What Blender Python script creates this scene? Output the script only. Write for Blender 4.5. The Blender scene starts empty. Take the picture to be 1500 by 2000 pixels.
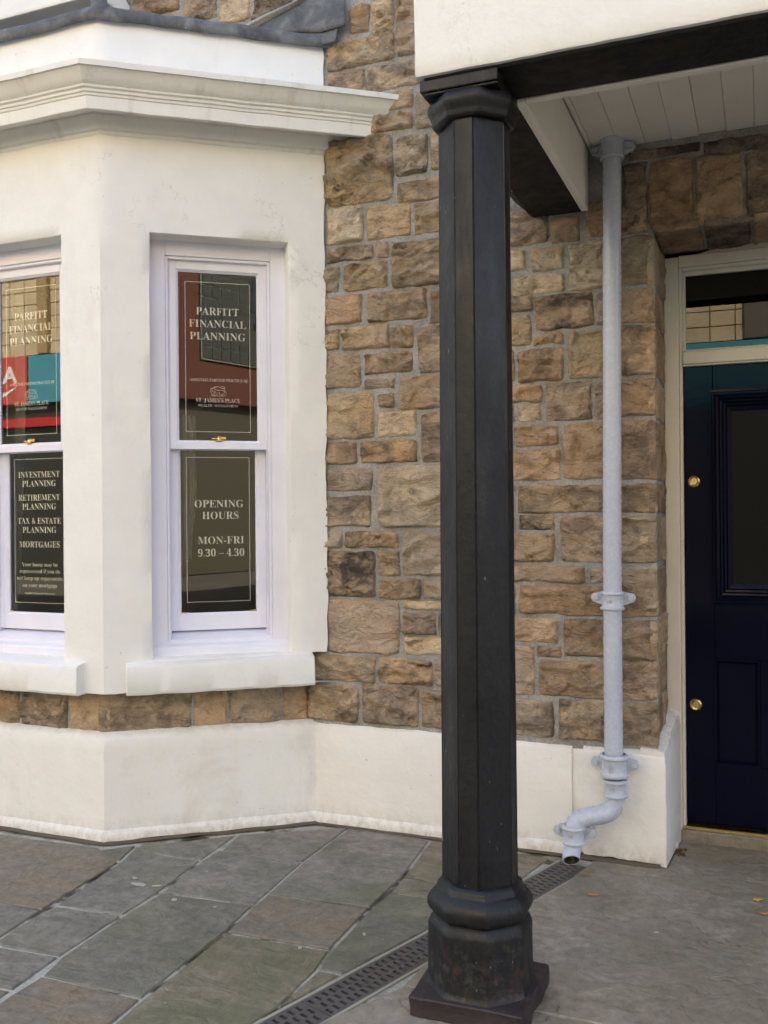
import bpy, bmesh, math, random
from mathutils import Vector, Matrix, noise

# ------------------------------------------------------------------ camera, sky, sun, exposure
scene = bpy.context.scene
COL = scene.collection
F_PX, YAW, PITCH, ROLL, EYE = 1828.5, math.radians(22.031), math.radians(-0.011), math.radians(-0.4795), 1.45
cam = bpy.data.cameras.new('camera')
cam.sensor_fit = 'VERTICAL'
cam.sensor_height = 36.0
cam.lens = 36.0 * F_PX / 2000.0
cam.clip_start, cam.clip_end = 0.05, 500.0
cam_o = bpy.data.objects.new('camera', cam)
COL.objects.link(cam_o)
fw = Vector((-math.sin(YAW) * math.cos(PITCH), math.cos(YAW) * math.cos(PITCH), math.sin(PITCH)))
r0 = Vector((math.cos(YAW), math.sin(YAW), 0))
u0 = r0.cross(fw)
rt = r0 * math.cos(ROLL) + u0 * math.sin(ROLL)
up = -r0 * math.sin(ROLL) + u0 * math.cos(ROLL)
m = Matrix((rt, up, -fw)).transposed().to_4x4()
m.translation = Vector((0, 0, EYE))
cam_o.matrix_world = m
scene.camera = cam_o

SUN_EL, SUN_AZ = math.radians(40), math.radians(12)      # the sun stands behind this terrace, so the wall is in open shade
world = bpy.data.worlds.new('World')
scene.world = world
world.use_nodes = True
wn = world.node_tree
sky = wn.nodes.new('ShaderNodeTexSky')
sky.sky_type = 'NISHITA'
sky.sun_disc = False
sky.sun_elevation = SUN_EL
sky.sun_rotation = SUN_AZ
sky.dust_density = 2.5
sky.ozone_density = 1.0
wn.links.new(sky.outputs[0], wn.nodes['Background'].inputs[0])
wn.nodes['Background'].inputs[1].default_value = 0.15
sun = bpy.data.lights.new('sun', 'SUN')
sun.energy = 4.0
sun.angle = math.radians(0.5)
sun.color = (1.0, 0.93, 0.82)
sun_o = bpy.data.objects.new('sun', sun)
COL.objects.link(sun_o)
sd = Vector((math.sin(SUN_AZ) * math.cos(SUN_EL), math.cos(SUN_AZ) * math.cos(SUN_EL), math.sin(SUN_EL)))
sun_o.rotation_euler = sd.to_track_quat('Z', 'Y').to_euler()
scene.view_settings.view_transform = 'Standard'
scene.view_settings.look = 'None'
scene.view_settings.gamma = 1.0
scene.view_settings.exposure = 2.52
scene.view_settings.use_curve_mapping = False
try:
    scene.view_settings.use_white_balance = True
    scene.view_settings.white_balance_temperature = 7500
    scene.view_settings.white_balance_tint = 11
except Exception:
    pass
scene.cycles.max_bounces = 8

# ------------------------------------------------------------------ helpers
R = random.Random(7)
ORG = {}

def tag(o, label=None, cat=None, group=None, kind=None):
    if label: o['label'] = label
    if cat: o['category'] = cat
    if group: o['group'] = group
    if kind: o['kind'] = kind
    return o

def empty(name, loc, label=None, cat=None, group=None):
    o = bpy.data.objects.new(name, None)
    COL.objects.link(o)
    o.location = loc
    o.empty_display_size = 0.1
    ORG[o] = Vector(loc)
    return tag(o, label, cat, group)

def link(name, me, mat, parent, org):
    if mat and not me.materials:
        me.materials.append(mat)
    o = bpy.data.objects.new(name, me)
    COL.objects.link(o)
    if parent is not None:
        o.parent = parent
    ORG[o] = org
    return o

def obj(name, V, Fc, mat, parent=None, smooth=False, base=None):
    """vertices are given in world space; the object sits at its thing's origin"""
    if parent is not None:
        org = ORG[parent]
    else:
        org = Vector(base) if base is not None else Vector((0, 0, 0))
    me = bpy.data.meshes.new(name)
    me.from_pydata([tuple(Vector(v) - org) for v in V], [], Fc)
    me.validate()
    if smooth:
        me.polygons.foreach_set('use_smooth', [True] * len(me.polygons))
    me.update()
    o = link(name, me, mat, parent, org)
    if parent is None:
        o.location = org
    return o

class MB:
    """collects shapes for ONE mesh object"""
    def __init__(s):
        s.V, s.F = [], []
    def add(s, V, Fc):
        n = len(s.V)
        s.V += [Vector(v) for v in V]
        s.F += [tuple(i + n for i in f) for f in Fc]
        return s
    def box(s, x0, x1, y0, y1, z0, z1, T=None, bev=0.0, seg=1):
        bm = bmesh.new()
        bmesh.ops.create_cube(bm, size=1)
        for v in bm.verts:
            v.co = Vector((x0 + (v.co.x + .5) * (x1 - x0), y0 + (v.co.y + .5) * (y1 - y0), z0 + (v.co.z + .5) * (z1 - z0)))
        if bev > 0:
            bmesh.ops.bevel(bm, geom=bm.edges[:], offset=bev, segments=seg, profile=.6, affect='EDGES', clamp_overlap=True)
        return s.bm(bm, T)
    def bm(s, bm, T=None):
        bm.verts.index_update()
        V = [v.co.copy() for v in bm.verts]
        if T: V = [T(*v) for v in V]
        Fc = [tuple(v.index for v in f.verts) for f in bm.faces]
        bm.free()
        return s.add(V, Fc)
    def lathe(s, prof, cx, cy, n=24, T=None, rot=0.0, angs=None, cap=True):
        """prof: (radius, z)"""
        A = angs or [rot + 2 * math.pi * k / n for k in range(n)]
        n = len(A)
        V, Fc = [], []
        for r, z in prof:
            for a in A:
                V.append(Vector((cx + r * math.sin(a), cy - r * math.cos(a), z)))
        for j in range(len(prof) - 1):
            for k in range(n):
                Fc.append((j * n + k, j * n + (k + 1) % n, (j + 1) * n + (k + 1) % n, (j + 1) * n + k))
        if cap:
            Fc.append(tuple(range(n)))
            Fc.append(tuple((len(prof) - 1) * n + k for k in range(n)))
        if T: V = [T(*v) for v in V]
        return s.add(V, Fc)
    def tube(s, pts, rad, n=16, cap=False):
        pts = [Vector(p) for p in pts]
        V, Fc = [], []
        side = None
        for i, p in enumerate(pts):
            t = (pts[min(i + 1, len(pts) - 1)] - pts[max(i - 1, 0)]).normalized()
            if side is None:
                side = t.cross(Vector((0, 1, 0.01))).normalized()
            side = (side - t * side.dot(t)).normalized()
            b = t.cross(side)
            r = rad[i] if isinstance(rad, (list, tuple)) else rad
            for k in range(n):
                a = 2 * math.pi * k / n
                V.append(p + side * r * math.cos(a) + b * r * math.sin(a))
        for i in range(len(pts) - 1):
            for k in range(n):
                Fc.append((i * n + k, i * n + (k + 1) % n, (i + 1) * n + (k + 1) % n, (i + 1) * n + k))
        if cap:
            Fc += [tuple(range(n)), tuple((len(pts) - 1) * n + k for k in range(n))]
        return s.add(V, Fc)
    def prism(s, poly, y0, y1, T=None):
        """poly of (x,z), extruded y0..y1"""
        n = len(poly)
        V = [Vector((x, y0, z)) for x, z in poly] + [Vector((x, y1, z)) for x, z in poly]
        Fc = [tuple(range(n)), tuple(range(2 * n - 1, n - 1, -1))] + [(i, i + n, (i + 1) % n + n, (i + 1) % n) for i in range(n)]
        if T: V = [T(*v) for v in V]
        return s.add(V, Fc)
    def build(s, name, mat, parent=None, smooth=False, base=None):
        return obj(name, s.V, s.F, mat, parent, smooth, base)

def shade_auto(o, ang=35):
    """smooth by angle: sharp edges marked, stored on the mesh"""
    bm = bmesh.new()
    bm.from_mesh(o.data)
    bmesh.ops.recalc_face_normals(bm, faces=bm.faces)
    for f in bm.faces: f.smooth = True
    for e in bm.edges:
        if len(e.link_faces) != 2 or e.calc_face_angle(3.2) > math.radians(ang):
            e.smooth = False
    bm.to_mesh(o.data)
    bm.free()
    return o

def fix(o):
    bm = bmesh.new(); bm.from_mesh(o.data)
    bmesh.ops.recalc_face_normals(bm, faces=bm.faces)
    bm.to_mesh(o.data); bm.free()
    return o

# ------------------------------------------------------------------ materials
class NT:
    def __init__(s, name, rough=.6, spec=.3):
        s.m = bpy.data.materials.new(name)
        s.m.use_nodes = True
        s.t = s.m.node_tree
        s.b = s.t.nodes['Principled BSDF']
        s.b.inputs['Roughness'].default_value = rough
        s.b.inputs['Specular IOR Level'].default_value = spec
        s.geo = None
    def n(s, typ, **kw):
        nd = s.t.nodes.new(typ)
        for k, v in kw.items():
            setattr(nd, k, v)
        return nd
    def l(s, a, b): s.t.links.new(a, b)
    def pos(s, scale=(1, 1, 1), rot=(0, 0, 0)):
        if s.geo is None: s.geo = s.n('ShaderNodeNewGeometry')
        mp = s.n('ShaderNodeMapping')
        mp.inputs['Scale'].default_value = scale
        mp.inputs['Rotation'].default_value = rot
        s.l(s.geo.outputs['Position'], mp.inputs[0])
        return mp.outputs[0]
    def noise(s, scale, detail=4, rough=.55, vscale=(1, 1, 1), off=None, dist=0.0, rot=(0, 0, 0)):
        nd = s.n('ShaderNodeTexNoise')
        nd.inputs['Scale'].default_value = scale
        nd.inputs['Detail'].default_value = detail
        nd.inputs['Roughness'].default_value = rough
        nd.inputs['Distortion'].default_value = dist
        p = s.pos(vscale, rot)
        if off is not None:
            ad = s.n('ShaderNodeVectorMath', operation='ADD')
            s.l(p, ad.inputs[0])
            if isinstance(off, (int, float)): ad.inputs[1].default_value = (off, off * 1.7, off * .6)
            else: s.l(off, ad.inputs[1])
            p = ad.outputs[0]
        s.l(p, nd.inputs['Vector'])
        return nd.outputs['Fac']
    def ramp(s, fac, stops):
        nd = s.n('ShaderNodeValToRGB')
        e = nd.color_ramp.elements
        while len(e) < len(stops): e.new(.5)
        for i, (p, c) in enumerate(stops):
            e[i].position = p
            e[i].color = tuple(c) + (1,) if isinstance(c, (tuple, list)) else (c, c, c, 1)
        s.l(fac, nd.inputs[0])
        return nd.outputs[0]
    def mix(s, fac, a, b, mode='MIX'):
        nd = s.n('ShaderNodeMix', data_type='RGBA', blend_type=mode)
        for sock, v in ((nd.inputs['Factor'], fac), (nd.inputs['A'], a), (nd.inputs['B'], b)):
            if isinstance(v, (int, float)): sock.default_value = v
            elif isinstance(v, (tuple, list)): sock.default_value = tuple(v) + (1,)
            else: s.l(v, sock)
        return nd.outputs['Result']
    def math(s, op, a, b=0.0):
        nd = s.n('ShaderNodeMath', operation=op)
        for i, v in enumerate((a, b)):
            if isinstance(v, (int, float)): nd.inputs[i].default_value = v
            else: s.l(v, nd.inputs[i])
        return nd.outputs[0]
    def color(s, c):
        if isinstance(c, (tuple, list)): s.b.inputs['Base Color'].default_value = tuple(c) + (1,)
        else: s.l(c, s.b.inputs['Base Color'])
    def rough(s, c):
        if isinstance(c, (int, float)): s.b.inputs['Roughness'].default_value = c
        else: s.l(c, s.b.inputs['Roughness'])
    def bump(s, h, dist=.002, strength=1.0):
        nd = s.n('ShaderNodeBump')
        nd.inputs['Distance'].default_value = dist
        nd.inputs['Strength'].default_value = strength
        s.l(h, nd.inputs['Height'])
        s.l(nd.outputs[0], s.b.inputs['Normal'])

def m_plain(name, c, rough=.6, metal=0.0, spec=.4):
    t = NT(name, rough, spec); t.color(c); t.b.inputs['Metallic'].default_value = metal
    return t.m

def m_stone():
    t = NT('sandstone', .85, .25)
    oi = t.n('ShaderNodeObjectInfo')
    sc = t.n('ShaderNodeVectorMath', operation='SCALE'); sc.inputs[0].default_value = (37, 19, 53)
    t.l(oi.outputs['Random'], sc.inputs['Scale'])
    off = sc.outputs[0]
    big = t.noise(5, 5, .6, off=off)
    bed = t.noise(10, 6, .65, (1, 1, 1.9), off=off, dist=1.1)
    fine = t.noise(52, 7, .78, (1, 1, 1.25), dist=.5)
    grit = t.noise(260, 3, .7)
    c = t.mix(1.0, oi.outputs['Color'], t.ramp(big, [(.28, .60), (.42, .95), (.55, 1.08), (.72, 1.32)]), 'MULTIPLY')
    c = t.mix(1.0, c, t.ramp(bed, [(.28, .58), (.40, .98), (.7, 1.10)]), 'MULTIPLY')
    c = t.mix(t.ramp(t.noise(3.4, 6, .62, off=off), [(.52, 0.0), (.68, .7)]), c, t.mix(1.0, oi.outputs['Color'], (1.14, .95, .70), 'MULTIPLY'))
    c = t.mix(t.ramp(t.noise(6.5, 5, .7, off=11.3), [(.62, 0.0), (.76, .5)]), c, (.34, .18, .085))
    st = t.noise(7, 6, .68, (1, 1, 1.5), off=off, dist=.5)
    dark = t.math('MULTIPLY', t.ramp(st, [(.42, 0.0), (.6, 1.0)]), oi.outputs['Alpha'])
    c = t.mix(dark, c, (.085, .068, .06))
    c = t.mix(t.ramp(t.noise(11, 6, .75, (1, 1, 1), off=4.4), [(.62, 0.0), (.74, .45)]), c, (.15, .125, .10))
    c = t.mix(1.0, c, t.ramp(fine, [(.30, .68), (.42, .99), (.7, 1.16)]), 'MULTIPLY')
    c = t.mix(1.0, c, t.ramp(grit, [(.3, .86), (.7, 1.14)]), 'MULTIPLY')
    c = t.mix(t.ramp(t.noise(8.5, 7, .72, off=off, dist=.3), [(.57, 0.0), (.66, .55)]), c, (.135, .108, .085))
    c = t.mix(t.ramp(t.noise(46, 2, .5, off=2.2), [(.755, 0.0), (.78, .8)]), c, (.62, .58, .52))
    ck = t.ramp(t.noise(4.2, 4, .55, (1, 1, 2.0), off=off, dist=.9), [(.488, 0.0), (.498, .38), (.502, .38), (.512, 0.0)])
    ck = t.math('MULTIPLY', ck, t.ramp(t.noise(6, 2, off=off), [(.42, 0.0), (.55, 1.0)]))
    c = t.mix(ck, c, (.09, .072, .055))
    t.color(c)
    crack = t.ramp(t.noise(5, 4, .55, (1, 1, 2.2), off=off, dist=.9), [(.47, 1.0), (.5, 0.0), (.53, 1.0)])
    h = t.math('ADD', t.math('MULTIPLY', bed, 1.6), t.math('ADD', t.math('MULTIPLY', fine, .42), t.math('MULTIPLY', grit, .16)))
    h = t.math('ADD', h, t.math('MULTIPLY', crack, .10))
    t.bump(h, .024, 1.0)
    return t.m

def m_mortar():
    t = NT('lime_mortar', .95, .1)
    a = t.noise(120, 4, .8); b = t.noise(9, 4)
    c = t.mix(1.0, (.38, .37, .35), t.ramp(a, [(.25, .55), (.5, 1.0), (.75, 1.3)]), 'MULTIPLY')
    c = t.mix(1.0, c, t.ramp(b, [(.3, .78), (.7, 1.15)]), 'MULTIPLY')
    t.color(c)
    t.bump(t.math('ADD', a, t.math('MULTIPLY', t.noise(30, 3), 1.2)), .007, .9)
    return t.m

def m_render(name='painted_render', base=(.80, .79, .765), dirt=.35, bump=1.0):
    t = NT(name, .62, .3)
    a = t.noise(6, 4, .6); b = t.noise(60, 4, .65); d = t.noise(3.2, 7, .72, (1, 1, .55), dist=.4)
    c = t.mix(1.0, base, t.ramp(a, [(.3, .955), (.7, 1.02)]), 'MULTIPLY')
    c = t.mix(t.math('MULTIPLY', t.ramp(d, [(.58, 0.0), (.78, .8)]), dirt), c, (.52, .47, .38))
    c = t.mix(t.ramp(t.noise(38, 3, .5, off=3.1), [(.73, 0.0), (.76, .5 * dirt + .1)]), c, (.25, .22, .18))
    hc = t.ramp(t.noise(1.7, 6, .6, off=14.2, dist=.4), [(.4965, 0.0), (.4995, 1.0), (.5005, 1.0), (.5035, 0.0)])
    hc = t.math('MULTIPLY', hc, t.ramp(t.noise(2.1, 2, off=5.1), [(.5, 0.0), (.6, .30)]))
    c = t.mix(hc, c, (.40, .36, .30))
    t.color(c)
    h = t.math('ADD', t.math('MULTIPLY', a, 1.3), t.math('ADD', t.math('MULTIPLY', b, .22), t.math('MULTIPLY', t.noise(18, 3, .5, (1, 1, .5)), .35)))
    t.bump(h, .006 * bump, .6)
    return t.m

def m_plinth():
    t = NT('painted_plinth_render', .66, .3)
    a = t.noise(6, 4, .6); b = t.noise(60, 4, .65); d = t.noise(2.6, 7, .7, (1, 1, .8), dist=.5)
    sep = t.n('ShaderNodeSeparateXYZ'); t.l(t.pos(), sep.inputs[0])
    low = t.n('ShaderNodeMapRange'); low.inputs[1].default_value = 0.0; low.inputs[2].default_value = .11
    low.inputs[3].default_value = 1.0; low.inputs[4].default_value = 0.0
    t.l(sep.outputs[2], low.inputs[0])
    top = t.n('ShaderNodeMapRange'); top.inputs[1].default_value = .44; top.inputs[2].default_value = .5
    t.l(sep.outputs[2], top.inputs[0])
    c = t.mix(1.0, (.79, .77, .735), t.ramp(a, [(.3, .96), (.7, 1.02)]), 'MULTIPLY')
    c = t.mix(t.ramp(d, [(.55, 0.0), (.74, .5)]), c, (.56, .50, .40))
    g = t.noise(26, 6, .75, (1, 1, .8))
    c = t.mix(t.math('MULTIPLY', low.outputs[0], t.ramp(g, [(.42, .12), (.62, .7)])), c, (.40, .35, .27))
    c = t.mix(t.math('MULTIPLY', top.outputs[0], t.ramp(g, [(.45, 0.0), (.62, .55)])), c, (.44, .37, .26))
    c = t.mix(t.ramp(t.noise(42, 3, .5, (1, 1, 2), off=7.7), [(.72, 0.0), (.75, .5)]), c, (.16, .14, .12))
    t.color(c)
    h = t.math('ADD', t.math('MULTIPLY', a, 1.5), t.math('ADD', t.math('MULTIPLY', b, .25), t.math('MULTIPLY', t.noise(16, 4, .6), .25)))
    t.bump(h, .0055, .6)
    return t.m

def m_cornice():
    t = NT('painted_cornice', .6, .3)
    a = t.noise(6, 4, .6)
    st = t.noise(11, 5, .65, (1, 1, .08))
    c = t.mix(1.0, (.77, .755, .71), t.ramp(a, [(.3, .95), (.7, 1.03)]), 'MULTIPLY')
    c = t.mix(t.ramp(st, [(.56, 0.0), (.72, .42)]), c, (.42, .37, .29))
    t.color(c)
    t.bump(t.math('ADD', a, t.math('MULTIPLY', t.noise(50, 4), .3)), .005, .6)
    return t.m

def m_lead():
    t = NT('weathered_lead', .55, .3)
    t.b.inputs['Metallic'].default_value = .1
    a = t.noise(9, 6, .7, dist=.6)
    c = t.ramp(a, [(.3, (.062, .064, .069)), (.5, (.105, .108, .115)), (.66, (.18, .182, .188)), (.8, (.34, .35, .36))])
    t.color(c)
    t.bump(t.math('ADD', t.noise(7, 3), t.math('MULTIPLY', t.noise(60, 3), .2)), .01, .6)
    return t.m

def m_paint(name, c, rough=.32, bump=.0015, dirt=0.0, scale=40):
    t = NT(name, rough, .45)
    a = t.noise(scale, 4, .6)
    col = t.mix(1.0, c, t.ramp(t.noise(5, 4), [(.3, .96), (.7, 1.03)]), 'MULTIPLY')
    if dirt:
        col = t.mix(t.math('MULTIPLY', t.ramp(t.noise(20, 6, .75), [(.56, 0.0), (.75, 1.0)]), dirt), col, (.2, .18, .15))
    t.color(col)
    t.rough(t.ramp(a, [(.3, rough * .85), (.7, min(1, rough * 1.25))]))
    t.bump(a, bump, .6)
    return t.m

def m_iron():
    t = NT('black_painted_iron', .5, .3)
    sep = t.n('ShaderNodeSeparateXYZ'); t.l(t.pos(), sep.inputs[0])
    low = t.n('ShaderNodeMapRange'); low.inputs[1].default_value = .34; low.inputs[2].default_value = .02
    t.l(sep.outputs[2], low.inputs[0])
    g = t.noise(17, 7, .72, (1, 1, .6)); g2 = t.noise(55, 5, .7)
    c = t.mix(t.ramp(g2, [(.35, 0.0), (.7, 1.0)]), (.0085, .0085, .010), (.0165, .016, .018))
    c = t.mix(t.math('MULTIPLY', low.outputs[0], t.ramp(g, [(.55, 0.0), (.70, .7)])), c, (.11, .04, .018))
    c = t.mix(t.math('MULTIPLY', low.outputs[0], t.ramp(t.noise(30, 6, .7, off=5.5), [(.5, 0.0), (.66, .6)])), c, (.075, .075, .06))
    c = t.mix(t.ramp(t.noise(75, 2, .5, (1, 1, .35), off=8.8), [(.74, 0.0), (.77, .6)]), c, (.30, .29, .27))
    c = t.mix(t.ramp(t.noise(14, 7, .75, (1, 1, .12), off=3.8), [(.60, 0.0), (.74, .4)]), c, (.075, .068, .062))
    t.color(c)
    t.rough(t.ramp(t.noise(9, 6, .7, (1, 1, .4)), [(.32, .26), (.68, .58)]))
    t.bump(t.math('ADD', t.math('MULTIPLY', g, 1.0), t.math('MULTIPLY', g2, .35)), .004, .7)
    return t.m

def m_paving(name, stops, moss=.25, refl=.55, flake=0.0):
    t = NT(name, refl, .35)
    oi = t.n('ShaderNodeObjectInfo')
    sc = t.n('ShaderNodeVectorMath', operation='SCALE'); sc.inputs[0].default_value = (31, 23, 11)
    t.l(oi.outputs['Random'], sc.inputs['Scale'])
    off = sc.outputs[0]
    a = t.noise(4.5, 7, .66, (1, 1.6, 1), off=off, dist=.7)
    c = t.ramp(a, stops)
    b = t.noise(26, 7, .7)
    c = t.mix(1.0, c, t.ramp(b, [(.3, .62), (.5, 1.0), (.72, 1.36)]), 'MULTIPLY')
    c = t.mix(t.math('MULTIPLY', t.ramp(t.noise(2.3, 6, .62, off=1.9), [(.46, 0.0), (.64, 1.0)]), moss), c, (.115, .12, .06))
    c = t.mix(t.ramp(t.noise(6, 7, .75, off=off), [(.6, 0.0), (.76, .4)]), c, (.26, .26, .25))
    c = t.mix(t.ramp(t.noise(19, 2, .45, off=6.6), [(.785, 0.0), (.80, .6)]), c, (.42, .40, .36))
    c = t.mix(t.ramp(t.noise(60, 2, .5, off=3.6), [(.74, 0.0), (.77, .6)]), c, (.45, .43, .38))
    fl = t.ramp(t.noise(3.3, 5, .5, off=12.5, dist=.35), [(.46, 0.0), (.472, 1.0), (.56, 1.0), (.572, .35)])
    if flake:
        c = t.mix(t.math('MULTIPLY', fl, flake), c, (.215, .185, .14))
    t.color(c)
    t.rough(t.ramp(t.noise(6, 5, .6, off=2.0), [(.3, .34), (.7, .72)]))
    h = t.math('ADD', t.math('MULTIPLY', t.noise(9, 5, .55, (1, 1.8, 1), off=off, dist=.9), 1.7), t.math('MULTIPLY', b, .35))
    h = t.math('ADD', h, t.math('MULTIPLY', fl, .3 if flake else .1))
    t.bump(h, .010, .75)
    return t.m

def m_joint():
    t = NT('paving_joint', .95, .1)
    a = t.noise(3.1, 4, .6)
    c = t.ramp(a, [(.36, (.04, .035, .028)), (.43, (.12, .11, .085)), (.47, (.38, .37, .32)), (.7, (.43, .42, .37))])
    c = t.mix(t.ramp(t.noise(4.7, 4, off=8.2), [(.5, 0.0), (.63, .65)]), c, (.11, .115, .045))
    c = t.mix(1.0, c, t.ramp(t.noise(90, 4, .7), [(.3, .7), (.7, 1.25)]), 'MULTIPLY')
    t.color(c)
    t.bump(t.noise(80, 4, .7), .006, .8)
    return t.m

def m_glass(name, tint=.93, boost=1.7):
    m_ = bpy.data.materials.new(name); m_.use_nodes = True
    t = m_.node_tree
    t.nodes.remove(t.nodes['Principled BSDF'])
    fr = t.nodes.new('ShaderNodeFresnel'); fr.inputs[0].default_value = 1.5
    mu = t.nodes.new('ShaderNodeMath'); mu.operation = 'MULTIPLY'; mu.inputs[1].default_value = boost; mu.use_clamp = True
    tr = t.nodes.new('ShaderNodeBsdfTransparent'); tr.inputs[0].default_value = (tint, tint * 1.0, tint * .98, 1)
    gl = t.nodes.new('ShaderNodeBsdfGlossy'); gl.inputs['Roughness'].default_value = 0.0
    gl.inputs[0].default_value = (1, 1, 1, 1)
    geo = t.nodes.new('ShaderNodeNewGeometry')
    ns = t.nodes.new('ShaderNodeTexNoise'); ns.inputs['Scale'].default_value = 3.0; ns.inputs['Detail'].default_value = 1.0
    bp = t.nodes.new('ShaderNodeBump'); bp.inputs['Distance'].default_value = .00018; bp.inputs['Strength'].default_value = .5
    mx = t.nodes.new('ShaderNodeMixShader')
    L = t.links.new
    L(geo.outputs['Position'], ns.inputs['Vector']); L(ns.outputs['Fac'], bp.inputs['Height'])
    L(bp.outputs[0], gl.inputs['Normal'])
    L(fr.outputs[0], mu.inputs[0]); L(mu.outputs[0], mx.inputs[0]); L(tr.outputs[0], mx.inputs[1]); L(gl.outputs[0], mx.inputs[2])
    L(mx.outputs[0], t.nodes['Material Output'].inputs[0])
    return m_

M_STONE, M_MORTAR, M_RENDER = m_stone(), m_mortar(), m_render()
M_PLINTH, M_CORNICE, M_LEAD = m_plinth(), m_cornice(), m_lead()
M_FASCIA = m_render('fascia_render', (.77, .765, .735), .55, 1.3)
M_SILL = m_render('sill_paint', (.79, .78, .75), .3, 1.4)
M_LILAC = m_paint('lilac_window_paint', (.79, .785, .875), .36, .0012)
M_PIPE = m_paint('pale_blue_pipe_paint', (.48, .515, .60), .25, .0018, .12, 70)
M_TIMBER = m_paint('black_timber_paint', (.006, .005, .005), .7, .004, 0, 25)
M_CEIL = m_paint('cream_timber_paint', (.86, .83, .765), .45, .002, .1)
M_DFRAME = m_paint('cream_frame_paint', (.64, .60, .52), .38, .002, .12)
M_NAVY = m_paint('navy_gloss_paint', (.003, .004, .0145), .10, .0010, 0, 14)
M_NAVY.node_tree.nodes['Principled BSDF'].inputs['Specular IOR Level'].default_value = .085
M_IRON = m_iron()
M_REDBASE = m_paint('oxide_base_paint', (.030, .020, .021), .6, .006, .3, 30)
M_BRASS = m_plain('brass', (.78, .54, .2), .22, 1.0)
M_DARKHOLE = m_plain('dark_recess', (.01, .01, .01), .9)
M_GLASS = m_glass('window_glass')
M_DGLASS = m_glass('dark_door_glass', .25, .85)
M_VINYL = m_plain('white_vinyl', (.92, .94, .92), .5)
M_SLATE = m_paving('slate_flag', [(.3, (0.121, 0.113, 0.098)), (.5, (0.184, 0.169, 0.145)), (.7, (0.254, 0.228, 0.191))], .55)
M_SLATEG = m_paving('grey_green_flag', [(.3, (0.112, 0.107, 0.086)), (.55, (0.165, 0.153, 0.120)), (.75, (0.216, 0.194, 0.148))], .5)
M_SLATEO = m_paving('olive_flag', [(.3, (0.133, 0.114, 0.080)), (.5, (0.184, 0.157, 0.107)), (.7, (0.235, 0.199, 0.148))], .6)
M_SLATER = m_paving('rusty_flag', [(.3, (0.146, 0.125, 0.102)), (.47, (0.186, 0.160, 0.122)), (.6, (0.198, 0.152, 0.105)), (.75, (0.172, 0.136, 0.105))], .12)
M_CONC = m_paving('porch_stone', [(.3, (0.197, 0.165, 0.122)), (.5, (0.260, 0.222, 0.173)), (.7, (0.330, 0.285, 0.230))], .42, .6, .45)
for nd in M_CONC.node_tree.nodes:
    if nd.type == 'MAPPING': nd.inputs['Scale'].default_value = (1, 1, 1)
M_JOINT = m_joint()
M_EDGE = m_plain('edging_mortar', (.30, .285, .225), .9)
M_GRATE = m_paint('cast_grate', (.075, .067, .064), .5, .003, .3, 60)
M_ROOM = m_plain('room_paint', (.52, .50, .38), .8)
M_CARPET = m_plain('room_carpet', (.24, .23, .16), .95)
M_CURTAIN = m_plain('curtain_cloth', (.34, .34, .30), .85)

# ------------------------------------------------------------------ plan geometry (metres)
YW = 3.955                    # face of the mortar bed of the stone wall
TH = math.radians(37.53)
CD = Vector((math.cos(TH), math.sin(TH), 0))
CN = Vector((math.sin(TH), -math.cos(TH), 0))
J = Vector((-1.885, 3.937, 0))           # the right cant of the bay meets the wall
YF = 3.33                                # face of the bay's front
BXC = -3.2                               # middle of the bay

def plan(off, j=J, yf=YF, yend=3.99):
    """four corners of the bay outline pushed out by off"""
    c = CN.dot(j) + off
    def x_at(y): return (c + y * math.cos(TH)) / math.sin(TH)
    y1 = yf - off
    a, b = x_at(y1), x_at(yend)
    return [Vector((2 * BXC - b, yend, 0)), Vector((2 * BXC - a, y1, 0)), Vector((a, y1, 0)), Vector((b, yend, 0))]

def sweep(name, prof, mat, parent, j=J, yf=YF, yend=3.99, step=.06, wob=0.0, sharp=35, closed=True, seed=0, from_corner=0):
    """profile (off, z) swept round the bay, mitred at the corners"""
    rings = []
    corners = [plan(o_, j, yf, yend) for o_, z in prof]
    for sgm in range(3):
        Ls = (corners[0][sgm + 1] - corners[0][sgm]).length
        n = max(1, int(Ls / step))
        for k in range(n if sgm < 2 else n + 1):
            f = k / n
            ring = []
            for i, (o_, z) in enumerate(prof):
                p = corners[i][sgm].lerp(corners[i][sgm + 1], f)
                p.z = z
                if wob and not (sgm == 2 and k == n):
                    p.x += wob * noise.noise(p * 9 + Vector((seed, 0, 0)))
                    p.y += wob * noise.noise(p * 9 + Vector((0, seed + 5, 0)))
                    p.z += wob * noise.noise(p * 7 + Vector((3, 0, seed)))
                ring.append(p)
            rings.append(ring)
    n = len(prof)
    V = [p for r_ in rings for p in r_]
    Fc = []
    for a in range(len(rings) - 1):
        for i in range(n if closed else n - 1):
            Fc.append((a * n + i, (a + 1) * n + i, (a + 1) * n + (i + 1) % n, a * n + (i + 1) % n))
    if closed:
        Fc += [tuple(range(n)), tuple((len(rings) - 1) * n + i for i in range(n))]
    return shade_auto(obj(name, V, Fc, mat, parent), sharp)

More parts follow.
